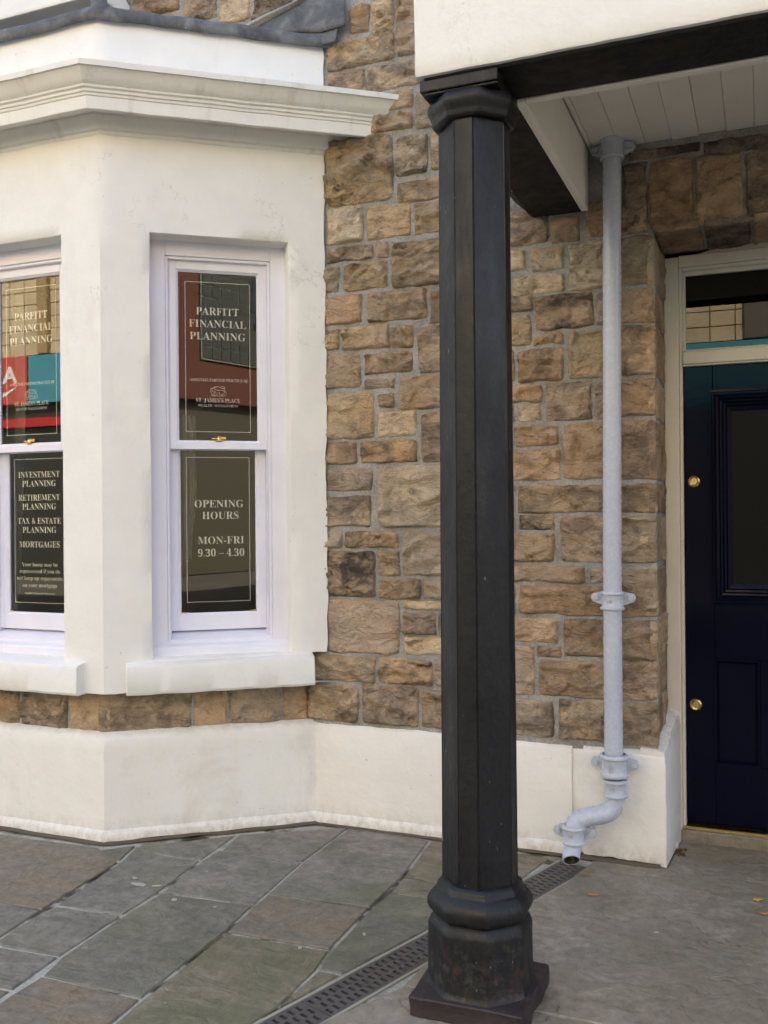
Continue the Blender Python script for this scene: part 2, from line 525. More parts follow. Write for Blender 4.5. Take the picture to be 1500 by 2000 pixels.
# ------------------------------------------------------------------ ground, road, pavement
obj('ground', [(-150, -150, -.14), (150, -150, -.14), (150, 150, -.14), (-150, 150, -.14)], [(0, 1, 2, 3)], m_plain('earth', (.09, .08, .06), .95))['kind'] = 'structure'
t = NT('asphalt', .85, .3)
t.color(t.mix(1.0, (.055, .054, .052), t.ramp(t.noise(90, 4, .7), [(.3, .7), (.7, 1.3)]), 'MULTIPLY')); t.bump(t.noise(160, 3), .004)
M_ASPH = t.m
MB().add([(-60, -7.5, -.12), (60, -7.5, -.12), (60, -.9, -.12), (-60, -.9, -.12)], [(0, 1, 2, 3)]).build('road', M_ASPH)['kind'] = 'structure'
t = NT('far_paving', .8, .3)
t.color(t.mix(1.0, (.13, .125, .11), t.ramp(t.noise(5, 5, .7), [(.3, .75), (.7, 1.2)]), 'MULTIPLY'))
M_FARPAVE = t.m
MB().box(-60, 60, -9.6, -7.5, -.13, 0, bev=.01).build('far_pavement', M_FARPAVE)['kind'] = 'structure'
MB().box(-60, 60, -.9, -.78, -.13, .004, bev=.012).build('kerb', m_plain('kerb_stone', (.2, .19, .17), .8))['kind'] = 'structure'

STONES= [[-1.874,-1.544,2.867,3.165,'B'],[-1.526,-1.377,2.968,3.143,'g'],[-1.36,-1.173,2.971,3.131,'o'],[-1.52,-1.174,2.844,2.935,'t'],[-1.871,-1.695,2.699,2.86,'l'],[-1.669,-1.46,2.697,2.845,'t'],[-1.438,-1.175,2.694,2.829,'t'],[-1.875,-1.643,2.611,2.675,'o'],[-1.625,-1.567,2.612,2.68,'p'],[-1.884,-1.816,2.474,2.593,'g'],[-1.79,-1.571,2.472,2.591,'t'],[-1.548,-1.177,2.461,2.664,'g'],[-1.886,-1.704,2.322,2.454,'p'],[-1.673,-1.385,2.318,2.447,'D'],[-1.366,-1.179,2.292,2.427,'t'],[-1.887,-1.819,2.21,2.298,'t'],[-1.795,-1.568,2.2,2.303,'t'],[-1.556,-1.452,2.192,2.286,'g'],[-1.428,-1.181,2.072,2.276,'D'],[-1.888,-1.711,2.026,2.178,'g'],[-1.688,-1.456,2.08,2.173,'o'],[-1.689,-1.545,2.016,2.055,'l'],[-1.518,-1.182,1.912,2.057,'g'],[-1.885,-1.645,1.79,1.998,'t'],[-1.619,-1.549,1.925,1.988,'D'],[-1.622,-1.443,1.793,1.902,'l'],[-1.415,-1.184,1.673,1.886,'D'],[-1.881,-1.735,1.674,1.771,'r'],[-1.71,-1.44,1.674,1.772,'R'],[-1.893,-1.66,1.552,1.649,'D'],[-1.894,-1.666,1.384,1.522,'D'],[-1.628,-1.186,1.381,1.656,'l'],[-1.898,-1.812,1.287,1.361,'g'],[-1.791,-1.532,1.288,1.358,'o'],[-1.508,-1.188,1.165,1.356,'g'],[-1.9,-1.646,1.061,1.266,'K'],[-1.63,-1.525,1.159,1.27,'t'],[-1.624,-1.428,1.058,1.146,'t'],[-1.406,-1.19,1.062,1.141,'g'],[-1.902,-1.528,0.801,1.044,'p'],[-1.507,-1.19,1.013,1.047,'l'],[-1.51,-1.354,0.902,0.994,'g'],[-1.34,-1.191,0.893,0.999,'D'],[-1.501,-1.192,0.81,0.885,'l'],[-1.96,-1.65,0.669,0.783,'t'],[-1.632,-1.376,0.671,0.782,'t'],[-1.359,-1.191,0.678,0.789,'g'],[-1.993,-1.738,0.479,0.646,'t'],[-1.713,-1.44,0.483,0.66,'g'],[-1.423,-1.192,0.486,0.649,'t'],[-1.745,-1.653,3.652,3.778,'o'],[-1.635,-1.533,3.634,3.819,'l'],[-1.516,-1.355,3.505,3.787,'t'],[-1.866,-1.534,3.501,3.628,'t'],[-1.86,-1.679,3.397,3.486,'p'],[-1.668,-1.362,3.37,3.481,'t'],[-1.604,-1.445,3.27,3.353,'t'],[-1.732,-1.451,3.179,3.251,'o'],[-1.428,-1.263,3.165,3.324,'g'],[-3.088,-2.976,4.044,4.133,'o'],[-2.958,-2.681,3.966,4.087,'r'],[-2.648,-2.462,3.884,4.03,'o'],[-2.439,-2.281,3.836,3.987,'l'],[-2.256,-2.049,3.796,3.942,'d'],[-2.024,-1.763,3.824,3.886,'o'],[-2.266,-1.766,3.7,3.753,'g'],[-1.157,-0.838,2.59,2.74,'p'],[-0.82,-0.706,2.581,2.684,'o'],[-0.672,-0.565,2.594,2.734,'o'],[-0.552,-0.428,2.585,2.717,'r'],[-1.159,-0.938,2.485,2.57,'l'],[-0.909,-0.774,2.471,2.566,'l'],[-0.99,-0.772,2.377,2.451,'l'],[-1.16,-1.011,2.396,2.472,'t'],[-0.748,-0.566,2.377,2.573,'l'],[-0.554,-0.413,2.374,2.569,'t'],[-0.541,-0.419,2.221,2.353,'p'],[-1.16,-0.906,2.307,2.371,'t'],[-0.891,-0.65,2.219,2.362,'K'],[-0.635,-0.556,2.22,2.351,'g'],[-1.161,-0.916,2.162,2.29,'g'],[-0.903,-0.776,2.158,2.203,'o'],[-0.753,-0.557,2.003,2.199,'t'],[-0.544,-0.422,2.007,2.206,'p'],[-1.163,-0.989,2.007,2.142,'t'],[-0.971,-0.777,2.003,2.138,'o'],[-1.164,-0.874,1.919,1.986,'o'],[-0.975,-0.871,1.834,1.899,'l'],[-1.164,-0.991,1.84,1.907,'t'],[-0.85,-0.663,1.83,1.988,'D'],[-0.642,-0.559,1.828,1.983,'g'],[-0.546,-0.424,1.835,1.982,'p'],[-0.985,-0.802,1.727,1.81,'o'],[-1.165,-1.003,1.734,1.818,'t'],[-0.776,-0.56,1.581,1.812,'o'],[-0.548,-0.423,1.577,1.814,'D'],[-1.166,-0.796,1.581,1.708,'o'],[-0.976,-0.562,1.443,1.555,'t'],[-0.549,-0.425,1.441,1.554,'t'],[-1.168,-0.994,1.445,1.561,'g'],[-0.975,-0.82,1.37,1.426,'K'],[-1.169,-0.995,1.361,1.427,'t'],[-0.792,-0.563,1.233,1.423,'D'],[-0.551,-0.428,1.231,1.422,'t'],[-1.169,-0.825,1.237,1.348,'t'],[-1.17,-0.695,1.148,1.212,'o'],[-0.671,-0.598,1.148,1.199,'D'],[-0.586,-0.428,1.01,1.205,'t'],[-0.975,-0.603,1.011,1.128,'r'],[-1.171,-0.995,1.001,1.123,'g'],[-1.173,-0.811,0.887,0.987,'o'],[-0.783,-0.427,0.837,0.992,'r'],[-1.174,-0.915,0.661,0.87,'g'],[-0.897,-0.798,0.826,0.874,'t'],[-0.893,-0.568,0.665,0.813,'r'],[-0.556,-0.429,0.672,0.825,'o'],[-1.176,-0.833,0.483,0.636,'g'],[-0.807,-0.58,0.487,0.65,'t'],[-0.567,-0.422,0.483,0.655,'t'],[-0.521,-0.431,2.59,2.87,'D'],[-0.419,-0.252,2.587,2.866,'r'],[-0.237,-0.067,2.595,2.859,'o'],[-0.049,0.138,2.601,2.849,'o'],[-0.495,-0.224,2.884,2.919,'d'],[-0.206,0.175,2.858,2.914,'d']]
SLABS= [('r',[[-3.463,3.277],[-2.686,3.308],[-2.499,3.201],[-2.463,2.709],[-2.656,2.703],[-2.85,2.694]]),('g',[[-2.67,3.282],[-2.552,3.392],[-2.499,3.201],[-2.576,3.209]]),('b',[[-2.85,2.694],[-2.656,2.703],[-2.463,2.709],[-2.438,2.48],[-2.414,2.279]]),('b',[[-2.51,3.408],[-2.207,3.661],[-2.188,3.337],[-2.447,3.34]]),('b',[[-2.499,3.201],[-2.449,2.767],[-2.157,2.78],[-2.158,2.999],[-2.188,3.337],[-2.451,3.338],[-2.552,3.392]]),('b',[[-2.442,2.76],[-2.157,2.78],[-2.149,2.444],[-2.392,2.432],[-2.434,2.452],[-2.457,2.702]]),('b',[[-2.389,2.429],[-2.149,2.444],[-2.135,2.22],[-2.299,2.211],[-2.424,2.331]]),('o',[[-2.299,2.211],[-2.135,2.22],[-2.123,2.04]]),('b',[[-2.207,3.661],[-1.774,3.942],[-1.781,3.473],[-2.173,3.469]]),('b',[[-2.187,3.471],[-1.781,3.473],[-1.761,3.134],[-1.755,3.027],[-2.149,3.002],[-2.188,3.337]]),('G',[[-2.149,3.002],[-1.755,3.027],[-1.738,2.807],[-1.734,2.32],[-2.118,2.322],[-2.149,2.444],[-2.157,2.78]]),('r',[[-2.118,2.322],[-1.734,2.32],[-1.717,1.917],[-2.122,1.897]]),('b',[[-1.774,3.942],[-1.372,3.906],[-1.337,3.472],[-1.346,3.155],[-1.761,3.134],[-1.781,3.473]]),('R',[[-1.761,3.134],[-1.346,3.155],[-1.34,2.805],[-1.737,2.795],[-1.755,3.027]]),('o',[[-1.737,2.795],[-1.34,2.805],[-1.322,2.671],[-1.328,2.421],[-1.352,2.329],[-1.448,2.05],[-1.473,1.816],[-1.717,1.917],[-1.734,2.32]]),('o',[[-1.372,3.906],[-0.829,3.889],[-0.892,3.603],[-0.939,3.478],[-1.337,3.472]]),('o',[[-1.337,3.472],[-0.939,3.478],[-0.993,3.328],[-1.333,3.313]]),('G',[[-1.333,3.313],[-0.993,3.328],[-1.082,3.084],[-1.232,2.67],[-1.322,2.671],[-1.34,2.805],[-1.346,3.155]]),('o',[[-1.322,2.671],[-1.232,2.67],[-1.328,2.421]])]
JAMBZ= [[2.367,2.564],[2.215,2.346],[2.002,2.2],[1.832,1.977],[1.576,1.811],[1.44,1.553],[1.232,1.421],[1.013,1.207],[0.846,0.998],[0.677,0.829],[0.523,0.66]]
STRIPF= [-3.511, -3.214, -2.934, -2.632]
STRIPC= [-0.874, -0.558, -0.399, -0.147, 0.013]


pavement = empty('pavement', (-1.0, 2.5, 0)); pavement['kind'] = 'structure'
bedm = MB()
_A, _B = Vector((-1.4585, 2.012)), Vector((-.791, 3.87))
_d = (_B - _A).normalized(); _n = Vector((_d.y, -_d.x))
def _at(p, y): return p + _d * ((y - p.y) / _d.y)
_L0, _L1 = _A - _n * .002, _A + _n * .140
def bp(*ps): bedm.add([(p[0], p[1], -.006) for p in ps], [tuple(range(len(ps)))])
bp((-7, -.78), _at(_L0, -.78), _at(_L0, 4.7), (-7, 4.7))
bp(_at(_L1, -.78), (3, -.78), (3, 4.7), _at(_L1, 4.7))
bp(_at(_L0, -.78), _at(_L1, -.78), _L1 - _d * .01, _L0 - _d * .01)
bp(_L0 + _d * 1.98, _L1 + _d * 1.98, _at(_L1, 4.7), _at(_L0, 4.7))
obj('joint_bed', bedm.V, bedm.F, M_JOINT, pavement)

def inset(poly, d):
    n = len(poly)
    area = sum(poly[i][0] * poly[(i + 1) % n][1] - poly[(i + 1) % n][0] * poly[i][1] for i in range(n))
    sgn = 1 if area > 0 else -1
    out = []
    for i in range(n):
        p0, p1, p2 = Vector(poly[i - 1]), Vector(poly[i]), Vector(poly[(i + 1) % n])
        e1, e2 = (p1 - p0).normalized(), (p2 - p1).normalized()
        n1, n2 = Vector((-e1.y, e1.x)) * sgn, Vector((-e2.y, e2.x)) * sgn
        b = n1 + n2
        if b.length < 1e-4: b = n1
        b = b / max(.35, b.dot(n1)) if b.dot(n1) > 0 else n1
        out.append(p1 + b * d)
    return out, sgn

def slab(poly, mat, name='paving_slab', gap=.0068, top=0.0, tilt=.0022, seed=0, parent=None):
    rr = random.Random(seed * 31 + 5)
    pl, sgn = inset(poly, gap)
    if sgn < 0: pl = pl[::-1]
    # resample the outline so the worn edge can wander
    pts = []
    for i in range(len(pl)):
        a, b = pl[i], pl[(i + 1) % len(pl)]
        k = max(1, int((b - a).length / .045))
        for q in range(k):
            f = q / k
            p = a.lerp(b, f)
            w = .0022 if q else .001
            pts.append(p + Vector((noise.noise(Vector((p.x * 23, p.y * 23, seed))) * w * 1.6, noise.noise(Vector((p.x * 23, p.y * 23, seed + 9))) * w * 1.6)))
    cx = sum(p.x for p in pts) / len(pts); cy = sum(p.y for p in pts) / len(pts)
    tx, ty = rr.uniform(-tilt, tilt) * 1.4, rr.uniform(-tilt, tilt) * 1.4
    z0 = top + rr.uniform(-.0015, .0012)
    def zz(p): return z0 + (p.x - cx) * tx + (p.y - cy) * ty
    V, Fc = [], []
    n = len(pts)
    in1, _ = inset([tuple(p) for p in pts], .004)
    for p in pts: V.append(Vector((p.x, p.y, -.03)))
    for p in pts: V.append(Vector((p.x, p.y, zz(p) - .004)))
    for p in in1: V.append(Vector((p.x, p.y, zz(p))))
    for k in range(2):
        for i in range(n):
            Fc.append((k * n + i, k * n + (i + 1) % n, (k + 1) * n + (i + 1) % n, (k + 1) * n + i))
    Fc.append(tuple(2 * n + i for i in range(n)))
    o = obj(name, V, Fc, mat, parent or pavement)
    return o

SLABM = {'r': M_SLATER, 'R': M_SLATER, 'g': M_SLATEG, 'b': M_SLATE, 'o': M_SLATEO, 'G': M_SLATEG}
for i, (c, poly) in enumerate(SLABS):
    slab(poly, SLABM[c], seed=i)
slab([(-.658, 3.93), (-.374, 3.93), (-.35, 4.28), (.62, 4.28), (.62, 2.672), (-1.035, 2.672), (-1.014, 2.899), (-.806, 3.433), (-.73, 3.626)], M_CONC, seed=40, gap=.004, tilt=.0)
slab([(-1.035, 2.672), (.62, 2.672), (.62, 1.5), (-1.5, 1.5), (-1.20, 2.36)], M_CONC, seed=41, gap=.004, tilt=.0)
def inpoly(x, y, poly):
    c = False
    for i in range(len(poly)):
        x1, y1 = poly[i]; x2, y2 = poly[i - 1]
        if (y1 > y) != (y2 > y) and x < (x2 - x1) * (y - y1) / (y2 - y1) + x1: c = not c
    return c
allp = [p for c, p in SLABS] + [[(-1.6, 1.4), (.62, 1.4), (.62, 4.3), (-.6, 4.3)]]
rr = random.Random(3)
x = -6.4
k = 60
while x < 2.6:
    w = rr.uniform(.36, .46); y = -.75 + rr.uniform(-.2, 0)
    while y < 3.9:
        h = rr.uniform(.35, .8)
        if y + h > 3.9: h = 3.95 - y
        y0 = max(y, -.76)
        inb = any(inpoly(x + a * w, y0 + b * (y + h - y0), p) for a in (.02, .5, .98) for b in (.02, .35, .65, .98) for p in allp)
        if not inb and y + h - y0 > .1:
            slab([(x, y0), (x + w, y0), (x + w, y + h), (x, y + h)], rr.choice([M_SLATE, M_SLATEG, M_SLATEO, M_SLATER]), seed=k)
            k += 1
        y += h
    x += w
# cracks of flaked stone and paint splashes trodden on the flags
def blob(cx, cy, rx, ry, seed, z=.0015, th=.001, n=14, ang=0.0):
    V = []
    for k_ in range(n):
        a = 2 * math.pi * k_ / n
        q = 1 + .55 * noise.noise(Vector((math.cos(a) * 1.4, math.sin(a) * 1.4, seed * 3.3)))
        px, py = rx * q * math.cos(a), ry * q * math.sin(a)
        V.append(Vector((cx + px * math.cos(ang) - py * math.sin(ang), cy + px * math.sin(ang) + py * math.cos(ang), z + th)))
    V2 = [Vector((v.x, v.y, z - .004)) for v in V]
    return V + V2, [tuple(range(n))] + [(i + n, (i + 1) % n + n, (i + 1) % n, i) for i in range(n)]
M_SPLASH = m_plain('dried_paint', (.40, .385, .35), .7)
for i, (x_, y_, rx, ry) in enumerate([(-2.27, 3.03, .036, .009), (-2.20, 3.045, .022, .005), (-2.33, 3.08, .012, .006), (-2.06, 2.96, .012, .008), (-2.50, 3.20, .010, .006),
        (-1.28, 2.95, .008, .006), (-1.44, 2.78, .007, .005), (-.35, 3.32, .010, .004)]):
    V, Fc = blob(x_, y_, rx, ry, i, ang=.5 * math.sin(i * 2.1))
    obj('paint_splash', V, Fc, M_SPLASH, pavement)

# ------------------------------------------------------------------ drain channel
dA, dB = Vector((-1.4585, 2.012, 0)), Vector((-.791, 3.87, 0))      # far edge of the channel
dd = (dB - dA).normalized(); dn = Vector((dd.y, -dd.x, 0))
DW, DL = .128, (dB - dA).length
def DT(a, b, z): return dA + dd * a + dn * (b + .006) + Vector((0, 0, z))
drain = empty('drain_channel', tuple(dA), 'long dark slotted drainage grating running across the paving to the foot of the downpipe', 'drain')
mb = MB()
mb.box(0, DL, -.007, -.001, -.05, -.004, DT); mb.box(0, DL, DW + .001, DW + .007, -.05, -.004, DT); mb.box(0, DL, 0, DW, -.055, -.05, DT)
mb.build('channel', M_DARKHOLE, drain)
MB().box(0, DL, -.0135, -.0015, -.03, -.0010, DT, .001).box(0, DL, DW + .0015, DW + .0135, -.03, -.0010, DT, .001).build('mortar_edging', M_EDGE, drain)
glen = .5
ng = int(DL / glen) + 1
for gi in range(ng):
    g0 = gi * glen + .0015; g1 = min(DL, (gi + 1) * glen - .0015)
    if g1 - g0 < .05: continue
    mb = MB()
    ztop, zb = -.002, -.016
    rows = [(0, .012, None), (.012, .040, 0), (.040, .050, None), (.050, .078, 1), (.078, .088, None), (.088, .116, 0), (.116, DW, None)]
    for b0, b1, ph in rows:
        if ph is None:
            mb.box(g0, g1, b0, b1, zb, ztop, DT)
        else:
            p_, sl_ = .030, .0125
            a = g0
            q = g0 + .010 + (p_ / 2 if ph else 0)
            while q < g1 - .014:
                mb.box(a, q, b0, b1, zb, ztop, DT)
                a = q + sl_
                q += p_
            mb.box(a, g1, b0, b1, zb, ztop, DT)
    mb.build('grating', M_GRATE, drain)

# ------------------------------------------------------------------ stone wall
TONES = {'t': (0.517, 0.387, 0.262), 'g': (0.461, 0.360, 0.266), 'o': (0.528, 0.379, 0.257), 'd': (0.306, 0.239, 0.188), 'l': (0.627, 0.492, 0.346), 'p': (0.527, 0.392, 0.288),
         'r': (0.483, 0.333, 0.216), 'R': (0.514, 0.353, 0.230), 'D': (0.459, 0.355, 0.261), 'K': (0.472, 0.352, 0.248), 'B': (0.518, 0.397, 0.269)}
STAIN = {'D': .6, 'K': .95, 'B': .45, 'r': .35, 'R': .75, 'd': .9}

def stone(O, U, Vv, N, u0_, u1_, v0_, v1_, tone, seed, parent, h0=.0185, gapn=.0042, name='stone'):
    """a rock-faced block: outline wanders, face broken into ledges"""
    u0_, u1_, v0_, v1_ = u0_ - .0022, u1_ + .0022, v0_ - .0022, v1_ + .0022
    w, h = u1_ - u0_, v1_ - v0_
    nu, nv = max(5, min(26, int(w / .0095))), max(5, min(22, int(h / .0095)))
    rr_ = random.Random(seed * 77 + 1)
    proud = h0 * rr_.uniform(.55, 1.35) * (1.5 if tone == 'B' else 1)
    sx, sy = rr_.uniform(-.5, .5), rr_.uniform(-.5, .5)
    sv = Vector((seed * 3.1, seed * 1.7, seed * .9))
    rad = min(w, h) * rr_.uniform(.05, .2)
    V, Fc = [], []
    def P(u, v, d): return O + U * u + Vv * v + N * d
    def edge(u, v):
        q = Vector((u * 14, v * 14, seed * 1.3))
        return (u + noise.noise(q) * gapn * 1.9 + noise.noise(q * 3.1) * gapn * .6, v + noise.noise(q + Vector((9, 4, 2))) * gapn * 1.9 + noise.noise(q * 3.1 + Vector((5, 1, 7))) * gapn * .6)
    for j_ in range(nv + 1):
        for i_ in range(nu + 1):
            a, b = i_ / nu, j_ / nv
            # ease grid lines toward the edges
            a = .5 - .5 * math.cos(math.pi * a) if nu < 8 else a * .6 + .4 * (.5 - .5 * math.cos(math.pi * a))
            b = .5 - .5 * math.cos(math.pi * b) if nv < 8 else b * .6 + .4 * (.5 - .5 * math.cos(math.pi * b))
            u, v = a * w, b * h
            # rounded corners
            du, dv = min(u, w - u), min(v, h - v)
            if du < rad and dv < rad:
                ex, ey = rad - du, rad - dv
                L_ = math.hypot(ex, ey); mx_ = max(ex, ey)
                if L_ > 1e-6:
                    s_ = 1 - .62 * (1 - mx_ / L_)
                    s_ = max(s_, mx_ / L_)
                    u += (1 if u < w / 2 else -1) * (ex - ex * s_)
                    v += (1 if v < h / 2 else -1) * (ey - ey * s_)
            u, v = edge(u0_ + u, v0_ + v)
            ed = min(min(a, 1 - a) * w, min(b, 1 - b) * h)
            k_ = min(1.0, ed / .0095); k_ = math.sqrt(k_ * (2 - k_)) if k_ < 1 else 1
            q = Vector((u * 9, v * 15, 0)) + sv
            wq = Vector((noise.noise(q * 1.3), noise.noise(q * 1.3 + Vector((8, 8, 8))), 0)) * .5
            fac = 0
            for sc_, am_ in ((1.0, 1.0), (2.4, .55)):
                ds, ps = noise.voronoi((q + wq) * sc_)
                c_ = ps[0]
                gx = noise.noise(c_ * 5.1 + Vector((1, 2, 3))); gy = noise.noise(c_ * 4.7 + Vector((7, 5, 9))); gc = noise.noise(c_ * 3.3)
                dq = (q + wq) * sc_ - c_
                fac += am_ * (gc * .75 + dq.x * gx * 1.5 + dq.y * gy * 1.5)
            d = proud * (.62 + 1.6 * fac + .25 * noise.noise(q * .5) + (a - .5) * sx * .6 + (b - .5) * sy * .8)
            d = .0015 + max(.001, d) * k_
            V.append(P(u, v, d))
    W_ = nu + 1
    for j_ in range(nv):
        for i_ in range(nu):
            Fc.append((j_ * W_ + i_, j_ * W_ + i_ + 1, (j_ + 1) * W_ + i_ + 1, (j_ + 1) * W_ + i_))
    ring = [i_ for i_ in range(nu + 1)] + [j_ * W_ + nu for j_ in range(1, nv + 1)] + [nv * W_ + i_ for i_ in range(nu - 1, -1, -1)] + [j_ * W_ for j_ in range(nv - 1, 0, -1)]
    n0 = len(V)
    for i_ in ring: V.append(V[i_] - N * .022)
    n = len(ring)
    for k_ in range(n):
        Fc.append((ring[k_], n0 + k_, n0 + (k_ + 1) % n, ring[(k_ + 1) % n]))
    o = obj(name, V, Fc, M_STONE, parent, smooth=True)
    c = TONES[tone]
    br = rr_.uniform(.88, 1.14); wm = rr_.uniform(-.05, .05)
    o.color = (c[0] * br * (1 + wm), c[1] * br, c[2] * br * (1 - wm), STAIN.get(tone, rr_.choice([.05, .2, .4, .65])))
    return o

wall = empty('stone_wall', (-.9, YW, 0), 'coursed rock-faced sandstone wall with grey mortar joints between the bay window and the front door', 'wall')
X3, Z3 = Vector((1, 0, 0)), Vector((0, 0, 1))
WO, WNn = Vector((0, YW, 0)), Vector((0, -1, 0))
for i, (x0, x1, z0, z1, tn) in enumerate(STONES):
    if x1 > -.45 and x0 < -.41 and z0 < 2.56: x1 = -.404
    stone(WO, X3, Z3, WNn, x0, x1, z0, z1, tn, i + 1, wall)
# the courses beyond the doorway
rr = random.Random(12)
z = .5
si = 300
while z < 3.3:
    h = rr.choice([.075, .11, .14, .17, .2]); x = .66
    while x < 1.9:
        w = rr.uniform(.14, .36)
        stone(WO, X3, Z3, WNn, x, min(x + w, 2.0), z, z + h - .018, rr.choice('tgolprD'), si, wall); si += 1
        x += w + .018
    z += h
z = .5
while z < 3.6:
    h = rr.choice([.075, .11, .14, .17, .2]); x = -6.2
    while x < -4.56:
        w = rr.uniform(.14, .36)
        stone(WO, X3, Z3, WNn, x, min(x + w, -4.53), z, z + h - .018, rr.choice('tgolprD'), si, wall); si += 1
        x += w + .018
    z += h
x = -.1
for w in (.26, .2, .27):
    stone(WO, X3, Z3, WNn, x + .18, x + .18 + w, 2.60, 2.90, rr.choice('ror'), si, wall); si += 1; x += w + .02
# reveal of the doorway: the return faces of the jamb stones, and the soffit
JO = Vector((-.408, 3.975, 0)); JU = Vector((.010, .345, 0)).normalized(); JN = Vector((JU.y, -JU.x, 0))
for i, (z0, z1) in enumerate(JAMBZ):
    if i % 2: parts_ = [(.0, .30)]
    else: parts_ = [(.0, .15), (.168, .32)]
    for a, b in parts_:
        stone(JO, JU, Z3, JN, a - (.026 if a == 0 else 0), b, z0, z1, 'grotrDgrotr'[i], 400 + i * 2 + int(a > 0), wall, h0=.006)
for i, (a, b) in enumerate([(-.40, -.225), (-.21, -.04), (-.022, .16), (.18, .36), (.38, .60)]):
    stone(Vector((0, YW, 2.583)), X3, Vector((0, 1, 0)), Vector((0, 0, -1)), a, b, -.01, .34, 'rdord'[i], 440 + i, wall, h0=.01)

def jit_grid(V, amp, sc=14):
    for v in V:
        v.y += amp * noise.noise(v * sc)
    return V
# mortar bed, a sheet with real relief, cut round the doorway
def sheet(name, x0, x1, z0, z1, y, mat, parent, step=.03, amp=.0016):
    nx, nz = max(1, int((x1 - x0) / step)), max(1, int((z1 - z0) / step))
    V = [Vector((x0 + (x1 - x0) * i / nx, y, z0 + (z1 - z0) * j_ / nz)) for j_ in range(nz + 1) for i in range(nx + 1)]
    jit_grid(V, amp, 22)
    Fc = [(j_ * (nx + 1) + i, j_ * (nx + 1) + i + 1, (j_ + 1) * (nx + 1) + i + 1, (j_ + 1) * (nx + 1) + i) for j_ in range(nz) for i in range(nx)]
    return V, Fc
mb = MB()
for a in ((-1.97, -.402, .44, 2.585), (-3.6, -.402, 2.585, 4.6), (-.402, .62, 2.585, 4.6), (.62, 2.1, 0.0, 4.6), (-6.3, -4.4, 0.0, 4.6)):
    mb.add(*sheet('', *a, YW, M_MORTAR, wall, step=.035))
mb.build('mortar', M_MORTAR, wall, smooth=True)
MB().box(-.55, -.405, YW + .004, 4.36, .0, 2.58).box(-.55, .8, YW + .004, 4.36, 2.586, 2.75).box(.60, .75, YW + .004, 4.36, 0, 2.585).build('reveal_core', M_MORTAR, wall)
# body of the house behind, which shades the street and keeps the rooms dark
house = MB()
house.box(-16, -4.4, 4.0, 4.2, -.1, 9.3).box(.75, 14, 4.0, 4.2, -.1, 9.3).box(-4.4, .75, 4.0, 4.2, 3.6, 9.3)
house.box(-1.93, -.55, 4.0, 4.2, -.1, 3.6).box(-.55, .75, 4.02, 4.2, 2.76, 3.6)
house.box(-16, 14, 9.0, 9.2, -.1, 9.3).box(-16, -15.8, 4.2, 9.0, -.1, 9.3).box(13.8, 14, 4.2, 9.0, -.1, 9.3).box(-16, 14, 3.9, 9.2, 9.3, 9.45)
ho = house.build('terrace_house', M_MORTAR, base=(-1, 6, 0))
tag(ho, 'plain stone body of the terrace rising behind and above the bay window', 'building')

# ------------------------------------------------------------------ painted plinth of wall and bay
bay = empty('bay_window', (BXC, YF, 0), 'cream rendered canted bay with moulded cornice, lead capping and sash windows', 'bay window')
JP = Vector((-1.95, 3.937, 0)); YFP = 3.36
pp = plan(0, JP, YFP, 3.99)
pprof = [(-.10, 0.0), (.014, 0.0), (.016, .036), (.010, .046), (.001, .054), (0, .40), (-.001, .447), (-.006, .457), (-.034, .476), (-.10, .484)]
# bay plinth ends where the wall's plinth begins (its face is 3.937)
sweep('plinth', pprof, M_PLINTH, bay, JP, YFP, 3.975, step=.03, wob=.0025, seed=3)
mb = MB()
def wplinth(x0, x1, top, face, n, foot=True):
    V = []
    prof = [(face + .08, 0), (face - .014, 0), (face - .015, .034), (face - .010, .044), (face, .052), (face, .25), (face, top - .024), (face + .004, top - .014), (face + .03, top + .006), (face + .08, top + .008)]
    if not foot: prof = [(face + .08, .0), (face, .012), (face, .04), (face, .25), (face, top - .024), (face + .004, top - .014), (face + .03, top + .006), (face + .08, top + .008)]
    k_ = len(prof)
    Vv_, Fc = [], []
    for i in range(n + 1):
        x = x0 + (x1 - x0) * i / n
        for j_, (y, z) in enumerate(prof):
            p = Vector((x, y, z))
            if 0 < j_ < k_ - 1:
                p.y += .003 * noise.noise(p * 9); p.z += (.005 * noise.noise(p * 17) if j_ != 1 else (.012 * abs(noise.noise(p * 19)) if not foot else 0))
            Vv_.append(p)
    for i in range(n):
        for j_ in range(k_):
            Fc.append((i * k_ + j_, (i + 1) * k_ + j_, (i + 1) * k_ + (j_ + 1) % k_, i * k_ + (j_ + 1) % k_))
    Fc += [tuple(range(k_)), tuple(n * k_ + j_ for j_ in range(k_))]
    mb.add(Vv_, Fc)
wplinth(-1.955, -1.0, .468, 3.937, 34)
wplinth(-1.0, -.752, .462, 3.938, 10)
wplinth(-.752, -.705, .458, 3.947, 4, False)
wplinth(-.705, -.376, .462, 3.932, 16, False)
shade_auto(mb.build('plinth', M_PLINTH, wall), 40)
